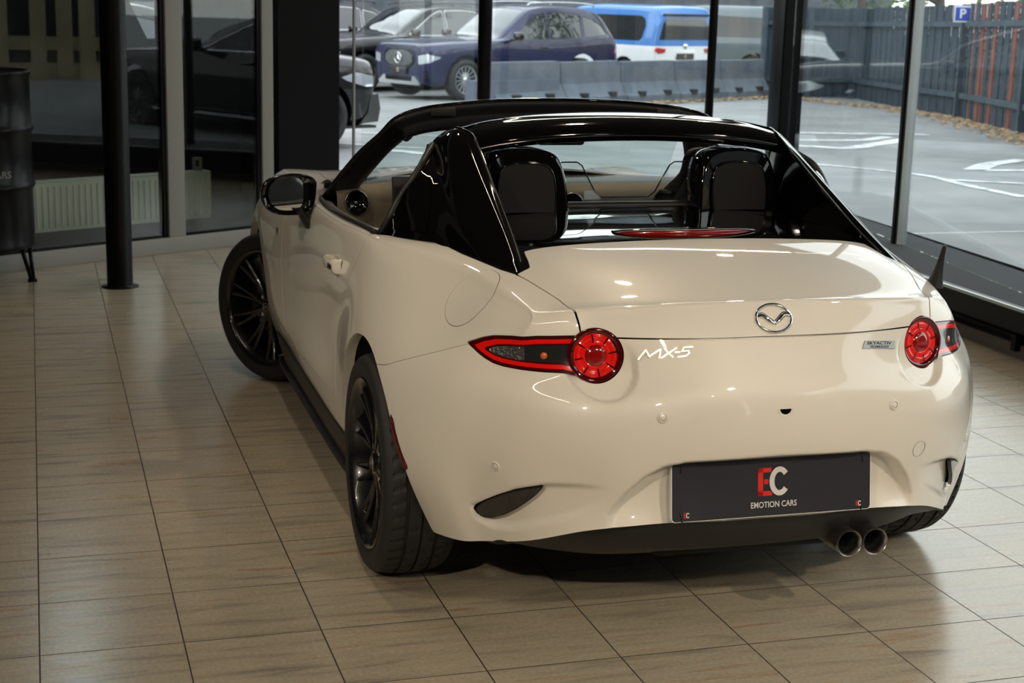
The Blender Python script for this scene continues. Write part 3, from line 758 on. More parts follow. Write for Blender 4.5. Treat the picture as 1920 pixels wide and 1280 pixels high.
    # high-mounted brake lamp
    mb = MB(); cv = [(x, -.192 + .035 * (x / .21) ** 2, .9605 + .010 * (1 - (x / .21) ** 4)) for x in np.linspace(-.205, .205, 25)]
    rows = [[(p[0], p[1] + .045, .957), (p[0], p[1] + .02, p[2] + .004), (p[0], p[1] + .004, p[2] + .003), (p[0], p[1], p[2])] for p in cv]
    mb.grid(rows); hl = mb.build('brake_light', GLOSS, car)
    mb = MB(); mb.grid([[(p[0] * .95, p[1] - .001, p[2] - .0005), (p[0] * .95, p[1] - .004, p[2] - .006), (p[0] * .95, p[1] - .003, .9515)] for p in cv]); mb.build('brake_lens', LENSM, hl)
    mb = MB(); mb.tube([(p[0], p[1] - .003, p[2] + .001) for p in cv], .0016, 6); mb.build('chrome_trim', STEEL, hl)
    # ---- seat-back humps and seats
    for s in S2:
        cx = s * .335
        arc = [(-.135, .935), (-.132, 1.00), (-.125, 1.06), (-.105, 1.115), (-.07, 1.138), (0, 1.145), (.07, 1.138), (.105, 1.115), (.125, 1.06), (.132, 1.00), (.135, .935)]
        ca = catmull([(a, b, 0) for a, b in arc], 4)
        rows = []
        for yy, g, dz in ((.255, .90, -.012), (.262, .97, -.003), (.285, 1.0, 0), (.34, 1.0, 0), (.37, .97, -.004), (.378, .90, -.012)):
            rows.append([(cx + p[0] * g, yy + (.05 * (1.0 - (p[1] - .93) / .21)) * -.6, .93 + (p[1] - .93) * (1 if g > .95 else .965) + dz * 0) for p in ca])
        mb = MB(); mb.grid(rows)
        mb.add(rows[0] + [(cx, .24, .93)], [(i, i + 1, len(ca)) for i in range(len(ca) - 1)]); hump = mb.build('roll_hoop_cover', GLOSS, car)
        # inset outline and pad on its back
        pad = [(-.085, .965), (-.088, 1.02), (-.080, 1.075), (-.055, 1.10), (0, 1.106), (.055, 1.10), (.080, 1.075), (.088, 1.02), (.085, .965)]
        yb = lambda z: .252 - .03 * (1.0 - (z - .93) / .21)
        cp2 = catmull([(cx + a, yb(b), b) for a, b in pad], 4)
        mb = MB(); mb.tube(cp2, .0035, 8); mb.build('pad_rim', GLOSS, hump)
        mb = MB(); mb.add([tuple(p - np.array([0, .002, 0])) for p in cp2], [tuple(range(len(cp2)))]); mb.build('pad', LEATHER, hump)
        # seat
        st = bpy.data.objects.new('seat', None); link(st, car)
        cx = s * .36
        prof = [(.50, .42, .23), (.49, .60, .25), (.475, .78, .255), (.46, .92, .235), (.45, 1.00, .17), (.44, 1.05, .125), (.435, 1.10, .115), (.438, 1.125, .085)]
        rows = []
        for yy, zz, w in prof:
            rows.append([(cx + w * math.cos(a), yy + .055 * math.sin(a) * (1 if w > .2 else .75) + (.03 * abs(math.cos(a)) ** 3), zz) for a in np.linspace(0, 2 * PI, 25)])
        rows.append([(cx + .02 * math.cos(a), .44 + .01 * math.sin(a), 1.132) for a in np.linspace(0, 2 * PI, 25)])
        mb = MB(); mb.grid(spline_patch(rows, 3, 1)); mb.build('backrest', LEATHER, st)
        mb = MB(); mb.box((cx, .78, .36), (.48, .54, .16), bev=.05); mb.build('cushion', LEATHER, st)
        mb = MB(); mb.tube([(s * .20, .43, .99), (s * .175, .47, .99), (s * .165, .48, .97)], .008, 8); mb.build('belt_guide', BLKPL, st)
    # clear wind blocker between the humps
    wb = [(-.205, .99), (-.205, 1.10), (-.155, 1.10), (-.14, 1.09), (-.095, 1.01), (-.075, .995), (.075, .995), (.095, 1.01), (.14, 1.09), (.155, 1.10), (.205, 1.10), (.205, .99), (.15, .975), (-.15, .975)]
    mb = MB(); mb.prism(wb, .318, .323, 'xz'); wbk = mb.build('wind_blocker', clear_glass('clear_acrylic', (.94, .95, .95), .9), car)
    mb = MB(); mb.tube([(a, .3205, b) for a, b in wb[1:11]], .0022, 6); mb.build('blocker_edge', GLOSS, wbk)
    mb = MB(); mb.box((0, .33, .955), (.60, .05, .05), bev=.01); mb.build('bulkhead_trim', BLKPL, car)
    # ---- interior tub and dashboard
    mb = MB(); mb.box((0, .95, .22), (1.36, 1.5, .04)); mb.box((0, .26, .55), (1.30, .03, .70)); mb.box((0, 1.68, .55), (1.36, .03, .66)); mb.build('interior_tub', DARK, car)
    rows = []
    for x in np.linspace(-.70, .70, 29):
        b = .022 * math.exp(-((x + .36) / .17) ** 2)
        rows.append([(x, 1.66, .880), (x, 1.52, .912 + b * .6), (x, 1.40, .915 + b), (x, 1.335, .900 + b), (x, 1.30, .870), (x, 1.305, .80), (x, 1.33, .70), (x, 1.42, .60)])
    D = bpy.data.objects.new('dashboard', None); link(D, car)
    G = spline_patch(rows, 1, 4); k = 11
    mb = MB(); mb.grid(G[:, :k]); mb.build('dash_top', BLKPL, D)
    mb = MB(); mb.grid(G[:, k - 1:]); mb.build('dash_front', TAN, D)
    mb = MB(); mb.box((.015, 1.262, .880), (.20, .022, .118), bev=.006); scn = mb.build('infotainment_screen', GLOSS, D)
    mb = MB(); mb.box((.055, 1.2495, .885), (.065, .002, .085)); mb.build('navigation_map', SCREEN, scn)
    for zz, w in ((.925, .03), (.87, .018), (.858, .02), (.846, .018)):
        mb = MB(); mb.box((.100 - (.02 - w) / 2, 1.2490, zz), (w, .002, .0035)); mb.build('text_line', LGREY, scn)
    for vx, vz in ((-.635, .858), (.635, .858), (.06, .84), (.16, .84)):
        Mv = frame((vx, 1.288, vz), (0.15 if vx < -.3 else 0, -1, .12)); mb = MB(); mb.lathe([(.040, -.01), (.043, .004), (.040, .008), (.036, .004), (.033, -.003), (.0001, -.002)], 40, M=Mv)
        v_ = mb.build('air_vent', GLOSS, D)
        mb = MB(); mb.lathe([(.0445, .003), (.0435, .0075), (.042, .0085)], 40, M=Mv); mb.build('vent_ring', STEEL, v_)
        mb = MB(); mb.lathe([(.006, -.002), (.006, .003), (.0001, .004)], 20, M=Mv); mb.build('vent_knob', STEEL, v_)
    Mg = frame((-.36, 1.235, .895), (-.05, -1, .25))
    mb = MB(); 
    for gx in (-.09, 0, .09): mb.lathe([(.052 if gx == 0 else .040, -.03), (.054 if gx == 0 else .042, .0), (.050 if gx == 0 else .038, .004)], 32, M=Mg @ np.array(frame((0, gx, 0), (0, 0, 1), (1, 0, 0))))
    mb.box((0, 0, -.03), (.12, .30, .03), M=Mg); mb.build('instrument_cluster', BLKPL, D)
    mb = MB()
    for k2 in range(13):
        a = R(-40 + k2 * 22); mb.box((.040 * math.sin(a), .040 * math.cos(a), -.010), (.0025, .007, .001), M=Mg)
    mb.tube([np.array(Mg)[:3, :3] @ np.array((.046 * math.cos(a), .046 * math.sin(a), -.008)) + np.array(Mg)[:3, 3] for a in np.linspace(0, 2 * PI, 33)[:-1]], .0012, 6, closed=True)
    gm = mb.build('gauge_scale', LGREY, D)
    # demister grille on dash
    mb = MB()
    for k2 in range(7): mb.box((-.60 + k2 * .012, 1.42 + k2 * .008, .923), (.005, .05, .004))
    mb.build('demister_grille', GLOSS, D)
    # steering wheel
    Ms = frame((-.36, 1.03, .78), (0, -.92, .38)); sw = bpy.data.objects.new('steering_wheel', None); link(sw, car)
    mb = MB(); mb.tube([Ms[:3, :3] @ np.array((.178 * math.cos(a), .178 * math.sin(a), 0)) + Ms[:3, 3] for a in np.linspace(0, 2 * PI, 41)[:-1]], .015, 10, closed=True); mb.build('steering_rim', LEATHER, sw)
    mb = MB(); mb.box((0, 0, -.01), (.13, .15, .05), bev=.02, M=Ms); mb.box((0, .11, -.01), (.05, .10, .02), M=Ms, bev=.005); mb.box((0, -.11, -.01), (.05, .10, .02), M=Ms, bev=.005); mb.box((-.10, 0, -.01), (.10, .05, .02), M=Ms, bev=.005); mb.build('steering_hub', LEATHER, sw)
    # ---- mirrors
    for s in S2:
        Mo = bpy.data.objects.new('door_mirror', None); link(Mo, car)
        cx, cy, cz = s * .868, 1.27, .892
        # rounded shell: outline in xz swept forwards
        out = [(-.090, .030), (-.080, -.040), (-.050, -.065), (.0, -.072), (.055, -.066), (.090, -.040), (.102, -.005), (.092, .035), (.060, .060), (.0, .070), (-.060, .066), (-.084, .052)]
        co = catmull([(a, b, 0) for a, b in out], 4, closed=True); co.append(co[0])
        rows = []
        for yy, g in ((-.012, .93), (-.018, .98), (-.008, 1.0), (.02, .99), (.05, .93), (.08, .80), (.098, .60), (.106, .30), (.108, .02)):
            rows.append([(cx + s * p[0] * g, cy + yy, cz + p[1] * g + .0) for p in co])
        mb = MB(); mb.grid(rows); mb.grid([rows[0], [(cx + s * (p[0] * .80 - .004), cy - .008, cz + p[1] * .82 + .002) for p in co], [(cx + s * (p[0] * .79 - .004), cy + .05, cz + p[1] * .81 + .002) for p in co]]); mb.build('mirror_shell', GLOSS, Mo)
        mb = MB(); g2 = [(cx + s * (p[0] * .79 - .004), cy + .012 - .27 * p[0] * .79 + .083 * p[1], cz + p[1] * .81 + .002) for p in co[:-1]]
        mb.add(g2, [tuple(range(len(g2)))]); mg = mb.build('mirror_glass', MIRROR, Mo)
        for v in mg.data.vertices: pass
        rows = []
        for t in np.linspace(0, 1, 7):
            c0 = np.array([s * .800, 1.30, .775]) * (1 - t) + np.array([s * .838, 1.285, .845]) * t; w = .055 * (1 - t) + .035 * t; h = .016
            rows.append([c0 + np.array([s * h * math.cos(a), w * math.sin(a), 0]) for a in np.linspace(0, 2 * PI, 17)])
        mb = MB(); mb.grid(rows); mb.build('mirror_stalk', BLKPL, Mo)
    # ---- wheels, wells, underbody
    for s in S2:
        for yy, st_, off in ((0, 0, .7575), (2.256 if s < 0 else 2.33, .55 if s < 0 else .48, .764 if s < 0 else .735)):
            w = make_wheel('wheel', s * off, yy, s, st_); link(w, car)
        for yy in (0, 2.31):
            rr = [(.372, .22)] + [(.372 * math.cos(a), .313 + .372 * math.sin(a)) for a in np.linspace(0, PI, 23)] + [(-.372, .22)]
            mb = MB(); mb.grid([[(s * (.815 - .10 * smooth(.50, .22, p[1])) if k < 0 else s * .50, yy + p[0], p[1]) for p in rr] for k in (-1, 1)]); mb.add([(s * .50, yy + p[0], p[1]) for p in rr], [tuple(range(25))]); mb.build('wheel_well', DARK, car)
    mb = MB(); mb.box((0, 1.15, .24), (1.24, 2.8, .10)); mb.box((0, -.35, .36), (.90, .40, .10)); mb.build('underbody', DARK, car)
    # black side skirts with a splitter blade
    for s in S2:
        rows = []
        for yy, x0 in ((.335, .800), (.42, .815), (.8, .818), (1.3, .815), (1.75, .812), (1.93, .800)):
            rows.append([(s * (x0 + .024), yy, .292), (s * (x0 + .028), yy, .280), (s * (x0 + .022), yy, .240), (s * (x0 + .008), yy, .200), (s * (x0 + .000), yy, .172), (s * (x0 + .018), yy, .164), (s * (x0 + .020), yy, .158), (s * (x0 - .02), yy, .152), (s * (x0 - .10), yy, .16)])
        mb = MB(); mb.grid(spline_patch(rows, 6, 1), smooth=False)
        for r_ in (rows[0], rows[-1]): mb.add(r_, [tuple(range(len(r_)))])
        sk = mb.build('side_skirt', BLKPL, car)
    # rear diffuser
    be = [(-.655, -.50, .245), (-.62, -.575, .256), (-.57, -.62, .285), (-.49, -.685, .325), (-.37, -.745, .345), (-.2, -.765, .350), (0, -.768, .348)]
    be = be + [(-a, b, c) for a, b, c in be[::-1][1:]]; bc = catmull(be, 5)
    rows = []
    for p in bc:
        q = abs(p[0]) / .65
        rows.append([(p[0], p[1] + .015, p[2] + .01), (p[0], p[1] + .010, p[2] - .004), (p[0] * .99, p[1] + .045, p[2] - .05 * (1 - q ** 3) - .004), (p[0] * .98, p[1] + .065, p[2] - .085 * (1 - q ** 3) - .008), (p[0] * .96, p[1] + .20, .20)])
    mb = MB(); mb.grid(rows); mb.build('diffuser', BLKPL, car)
    # exhaust
    for ex in (.238, .310):
        Me = frame((ex, -.740, .254), (0, -1, .03)); mb = MB()
        mb.lathe([(.029, -.28), (.0325, -.10), (.0345, 0), (.0355, .006), (.0340, .011), (.0305, .008), (.0290, -.02), (.0280, -.14), (.0001, -.14)], 48, M=Me); tp = mb.build('exhaust_tip', [STEEL], car, auto=60)
        mb = MB(); mb.lathe([(.0285, -.015), (.0275, -.13), (.0001, -.13)], 32, M=Me); mb.build('dark_lining', DARK, tp)  # near-black lining inside the tip
    mb = MB(); mb.box((.1, -.50, .27), (.70, .22, .16), bev=.05); mb.build('silencer', DARK, car)
    # ---- number plate
    pz0, pz1 = .5015, .3575; py0, py1 = -.771, -.790; pc = np.array([0, (py0 + py1) / 2, (pz0 + pz1) / 2])
    up = np.array([0, py0 - py1, pz0 - pz1]); H = np.linalg.norm(up); nrm = np.cross([1, 0, 0], up / H); Mp = np.eye(4); Mp[:3, 0] = (1, 0, 0); Mp[:3, 1] = up / H; Mp[:3, 2] = nrm; Mp[:3, 3] = pc
    def rrect(w, h, r, n=6):
        o = []
        for sx, sy, a in ((1, 1, 0), (-1, 1, 90), (-1, -1, 180), (1, -1, 270)):
            for k in range(n + 1): t = R(a + 90 * k / n); o.append((sx * (w / 2 - r) + r * math.cos(t), sy * (h / 2 - r) + r * math.sin(t)))
        return o
    mb = MB(); mb.prism(rrect(.530, H, .010), -.014, -.001, M=Mp); np_ = mb.build('number_plate', WHITE, car)
    mb = MB(); mb.prism(rrect(.526, H - .004, .009), -.001, .0006, M=Mp); mb.build('plate_face', PLATE, np_)
    E, Cc, B = logo_geo(.070, .0005); off = np.array(Mp); off[:3, 3] = pc + Mp[:3, 1] * .013 + Mp[:3, 2] * .0006 + Mp[:3, 0] * .002
    put(E, off).build('logo_letter', RED, np_); put(B, off).build('logo_gap', PLATE, np_); put(Cc, off).build('logo_letter', LGREY, np_)  # middle piece is the plate-coloured gap printed round the C
    for tx, sgn in ((-.226, 1), (.232, 1)):
        E, Cc, B = logo_geo(.013, .0004); o2 = np.array(Mp); o2[:3, 3] = pc + Mp[:3, 1] * -.056 + Mp[:3, 2] * .0006 + Mp[:3, 0] * tx
        put(E, o2).build('small_logo', RED, np_); put(Cc, o2).build('small_logo', LGREY, np_)
    v, f = text_geo('EMOTION CARS', .0205, .0003, 1.0, 0, .0003); o3 = np.array(Mp); o3[:3, 3] = pc + Mp[:3, 1] * -.044 + Mp[:3, 2] * .0007 + Mp[:3, 0] * .002
    v[:, 0] *= .122 / (v[:, 0].max() - v[:, 0].min()); mb = MB(); mb.add(v, f, M=o3); mb.build('dealer_lettering', LGREY, np_)
    for sx in (-1, 1):
        for sy in (-1, 1):
            mb = MB(); a = Mp[:3, 3] + Mp[:3, 0] * sx * .243 + Mp[:3, 1] * sy * .047 + Mp[:3, 2] * .001; b = Mp[:3, 3] + Mp[:3, 0] * sx * .238 + Mp[:3, 1] * sy * .071 + Mp[:3, 2] * .002
            mb.tube([a, b, b - Mp[:3, 2] * .012], .0018, 6); mb.build('cable_tie', BLKPL, np_)
    # plate lamps glow on top of recess
    # ---- badges
    def on(p, n, xh=(1, 0, 0)): 
        return frame(p, n, xh)
    Me = on((0.0, -.7275, .836), (0, -.86, .51)); mb = MB(); emblem(mb, .092); put(mb, Me).build('badge', CHROME, car)
    Mb = on((-.284, -.7385, .7635), (-.22, -.90, .35)); mb = MB()
    strokes = [[(0, 0), (.11, 1)], [(.11, 1), (.20, .25)], [(.20, .25), (.40, 1)], [(.40, 1), (.40, 0)], [(.46, 1), (.66, 0)], [(.70, 1), (.44, 0)], [(.69, .5), (.78, .5)], [(1.0, 1), (.84, 1)], [(.84, 1), (.81, .58)], [(.81, .58), (.94, .58)], [(.94, .58), (.96, .3)], [(.96, .3), (.90, 0)], [(.90, 0), (.76, 0)]]
    for a, b in strokes:
        a = np.array([a[0] * .125 - .0625 + a[1] * .006, a[1] * .021 - .0105]); b = np.array([b[0] * .125 - .0625 + b[1] * .006, b[1] * .021 - .0105]); dd = (b - a) / np.linalg.norm(b - a); nn = np.array([-dd[1], dd[0]]) * .0019; dd = dd * .0012
        mb.prism([tuple(a - dd + nn), tuple(a - dd - nn), tuple(b + dd - nn), tuple(b + dd + nn)], -.001, .003, M=Mb)
    mb.build('model_badge', STEEL, car)
    Mk = on((.281, -.7405, .763), (.22, -.90, .35)); mb = MB(); mb.prism([(-.053, -.010), (.051, -.010), (.053, .010), (-.043, .010)], -.002, .0025, M=Mk); kb = mb.build('technology_badge', STEEL, car)
    for tx, h_, yy, w_ in (('SKYACTIV', .011, .0035, .080), ('TECHNOLOGY', .008, -.0055, .062)):
        v, f = text_geo(tx, h_, .0002, 1, .15, .0002); v[:, 0] *= w_ / (v[:, 0].max() - v[:, 0].min()); v[:, 1] += yy; v[:, 2] += .0028; mb = MB(); mb.add(v, f, M=Mk); mb.build('badge_lettering', BLKPL, kb)
    # lid gap strip
    mb = MB(); pts = catmull([(-.366, -.703, .7915), (-.26, -.727, .7925), (-.13, -.741, .7935), (0, -.746, .794), (.13, -.741, .7935), (.26, -.727, .7925), (.366, -.703, .7915)], 6)
    mb.tube(pts, .0022, 8); mb.build('lid_seal', STEEL, car)
    # sensors, camera, tow cover
    for p, n in (((-.304, -.7985, .624), (-.19, -.97, .17)), ((.304, -.7985, .624), (.19, -.97, .17)), ((-.649, -.592, .464), (-.78, -.61, -.13)), ((.649, -.592, .464), (.78, -.61, -.13))):
        M = on(p, n, (0, 0, 1)); mb = MB(); mb.lathe([(.0135, -.002), (.0130, .001), (.0095, .0025), (.0085, .0015)], 28, M=M); sn = mb.build('parking_sensor', PAINT, car)
        mb = MB(); mb.lathe([(.0085, .0008), (.0075, .0010)], 28, M=M); mb.build('sensor_gap', STEEL, sn); mb = MB(); mb.lathe([(.0075, .0012), (.006, .0020), (.0001, .0022)], 24, M=M); mb.build('sensor_face', PAINT, sn)
    M = on((.002, -.8165, .634), (0, -.99, .1), (1, 0, 0)); mb = MB(); mb.lathe([(.022, -.004), (.021, .001), (.015, .002), (.014, -.002)], 32, a0=PI, a1=2 * PI, M=M); cmr = mb.build('camera_housing', PAINT, car)
    mb = MB(); mb.add([(.0145 * math.cos(a), .0145 * math.sin(a) * .9, .0015) for a in np.linspace(PI, 2 * PI, 17)], [tuple(range(17))], M=M); mb.build('camera_opening', GLOSS, cmr)
    M = on((.400, -.7705, .499), (.3, -.94, -.18), (0, 0, 1)); mb = MB(); mb.tube([M[:3, :3] @ np.array((.021 * math.cos(a), .021 * math.sin(a), 0)) + M[:3, 3] for a in np.linspace(0, 2 * PI, 41)[:-1]], .0006, 5, closed=True); mb.build('tow_cover_seam', STEEL, car)
    # antenna
    mb = MB(); rows = []
    for t in np.linspace(0, 1, 12):
        c0 = np.array([.615, -.43, .842]) * (1 - t) + np.array([.622, -.455, .958]) * t; w = .026 * (1 - t) ** 1.6 + .0075; h = .011 * (1 - t) ** 1.2 + .005
        rows.append([c0 + np.array([w * math.cos(a) * .55 , w * math.sin(a), 0]) * (1 if True else h) for a in np.linspace(0, 2 * PI, 17)])
    mb.grid(rows); mb.add(rows[-1][:-1] , [tuple(range(16))]); mb.build('antenna', BLKPL, car)
    # side marker on the fender
    for s in S2:
        mb = MB(); M = on((s * .8385, 1.80, .687), (s, .05, .15), (0, 1, 0)); mb.box((0, 0, 0), (.05, .022, .008), bev=.003, M=M); mb.build('side_marker', STEEL, car)
    # headlamp hint at the front corners
    for s in S2:
        mb = MB(); M = on((s * .62, 2.93, .60), (s * .5, .85, .25), (1, 0, 0)); mb.box((0, 0, 0), (.24, .06, .03), bev=.01, M=M); mb.build('headlamp', LENSW, car)
    return car

# ---------------------------------------------------------------- showroom
def struct(o, label=None):
    o['kind'] = 'structure'
    if label: o['label'] = label
    return o
def slab(name, c, d, mat, label=None, rz=0, bev=0):
    mb = MB(); mb.box((0, 0, 0), d, bev=bev); o = mb.build(name, mat); o.location = c; o.rotation_euler = (0, 0, rz); return struct(o, label)

def tile_mat():
    m, t, p = new_mat('beige_stoneware_tiles'); L = t.links.new; N = t.nodes.new
    tc = N('ShaderNodeTexCoord'); mp = N('ShaderNodeMapping'); mp.vector_type = 'TEXTURE'
    mp.inputs['Location'].default_value = (-1.7249, -.4074, 0); mp.inputs['Rotation'].default_value = (0, 0, .0078)
    br = N('ShaderNodeTexBrick'); br.offset = 0; br.squash = 1
    br.inputs['Scale'].default_value = 1; br.inputs['Brick Width'].default_value = .3413; br.inputs['Row Height'].default_value = .3359
    br.inputs['Mortar Size'].default_value = .0021; br.inputs['Mortar Smooth'].default_value = .3; br.inputs['Bias'].default_value = 0
    br.inputs['Color1'].default_value = (0, 0, 0, 1); br.inputs['Color2'].default_value = (1, 1, 1, 1); br.inputs['Mortar'].default_value = (.5, .5, .5, 1)
    L(tc.outputs['Object'], mp.inputs[0]); L(mp.outputs[0], br.inputs['Vector'])
    # veins drawn along x, shifted from tile to tile
    ad = N('ShaderNodeVectorMath'); ad.operation = 'MULTIPLY_ADD'; ad.inputs[1].default_value = (7, 5, 3); L(br.outputs['Color'], ad.inputs[0]); L(mp.outputs[0], ad.inputs[2])
    v1 = N('ShaderNodeMapping'); v1.inputs['Scale'].default_value = (1.3, 11, 1); L(ad.outputs[0], v1.inputs[0])
    n1 = N('ShaderNodeTexNoise'); n1.inputs['Scale'].default_value = 2.0; n1.inputs['Detail'].default_value = 5; n1.inputs['Roughness'].default_value = .55; n1.inputs['Distortion'].default_value = .4; L(v1.outputs[0], n1.inputs['Vector'])
    r1 = N('ShaderNodeValToRGB'); e = r1.color_ramp.elements
    e[0].position = .30; e[0].color = (.30, .265, .225, 1); e[1].position = .44; e[1].color = (.45, .39, .29, 1)
    a = r1.color_ramp.elements.new(.60); a.color = (.50, .43, .325, 1); b = r1.color_ramp.elements.new(.70); b.color = (.42, .29, .175, 1); c = r1.color_ramp.elements.new(.80); c.color = (.33, .20, .115, 1)
    L(n1.outputs['Fac'], r1.inputs[0])
    n2 = N('ShaderNodeTexNoise'); n2.inputs['Scale'].default_value = 90; n2.inputs['Detail'].default_value = 3; L(mp.outputs[0], n2.inputs['Vector'])
    mx = N('ShaderNodeMix'); mx.data_type = 'RGBA'; mx.blend_type = 'OVERLAY'; mx.inputs[0].default_value = .25; L(r1.outputs[0], mx.inputs[6]); L(n2.outputs['Fac'], mx.inputs[7])
    n3 = N('ShaderNodeTexNoise'); n3.inputs['Scale'].default_value = 1.1; n3.inputs['Detail'].default_value = 2; L(mp.outputs[0], n3.inputs['Vector'])
    m3 = N('ShaderNodeMapRange'); m3.inputs[3].default_value = .80; m3.inputs[4].default_value = .98; L(n3.outputs['Fac'], m3.inputs[0])
    mv = N('ShaderNodeMix'); mv.data_type = 'RGBA'; mv.blend_type = 'MULTIPLY'; mv.inputs[0].default_value = 1; L(mx.outputs[2], mv.inputs[6]); L(m3.outputs[0], mv.inputs[7])
    fm = N('ShaderNodeMix'); fm.data_type = 'RGBA'; L(br.outputs['Fac'], fm.inputs[0]); L(mv.outputs[2], fm.inputs[6]); fm.inputs[7].default_value = (.035, .022, .014, 1)
    L(fm.outputs[2], p.inputs['Base Color'])
    rr = N('ShaderNodeMapRange'); rr.inputs[3].default_value = .17; rr.inputs[4].default_value = .32; L(n1.outputs['Fac'], rr.inputs[0])
    rm = N('ShaderNodeMath'); rm.operation = 'MULTIPLY_ADD'; rm.inputs[1].default_value = .45; L(br.outputs['Fac'], rm.inputs[0]); L(rr.outputs[0], rm.inputs[2]); L(rm.outputs[0], p.inputs['Roughness'])
    bp = N('ShaderNodeBump'); bp.inputs['Strength'].default_value = .6; bp.inputs['Distance'].default_value = .002; bp.invert = True; L(br.outputs['Fac'], bp.inputs['Height']); L(bp.outputs[0], p.inputs['Normal'])
    p.inputs['Specular IOR Level'].default_value = .6; p.inputs['Coat Weight'].default_value = .10; p.inputs['Coat Roughness'].default_value = .22
    return m
FLOORM = tile_mat()
WALLM = noise_bump(pbr('grey_plaster', (.05, .048, .046), .8), 60, .2, .004)
CEILM = pbr('dark_ceiling', (.06, .058, .055), .85)
BLKMET = noise_bump(pbr('black_powder_coat', (.003, .003, .0038), .32, spec=.18), 500, .08, .001)
BLUEBLK = pbr('blue_black_panel', (.005, .0065, .010), .6, spec=.25)
CREAM = noise_bump(pbr('off_white_frame_paint', (.26, .26, .24), .5), 120, .06, .002)
ALU = pbr('brushed_aluminium', (.42, .45, .45), .35, .8)
PANE = clear_glass('window_pane', (.93, .965, .96), 1.0)
PANEL_ = clear_glass('vestibule_pane', (.86, .90, .89), 1.0)
CARPET = noise_bump(noise_col(pbr('black_ribbed_carpet', (.03, .03, .03), .9), (.018, .019, .020), (.055, .058, .060), 260, 2, .35, .7), 300, .5, .004)
DARKTILE = noise_col(pbr('dark_floor', (.05, .05, .05), .5), (.030, .031, .031), (.06, .06, .058), 3, 4)
SKIRT = pbr('taupe_skirting', (.12, .10, .085), .6)
VESTW = noise_bump(pbr('dark_vestibule_wall', (.018, .018, .019), .8, spec=.2), 50, .1, .003)
RADI = pbr('radiator_enamel', (.68, .70, .60), .35)

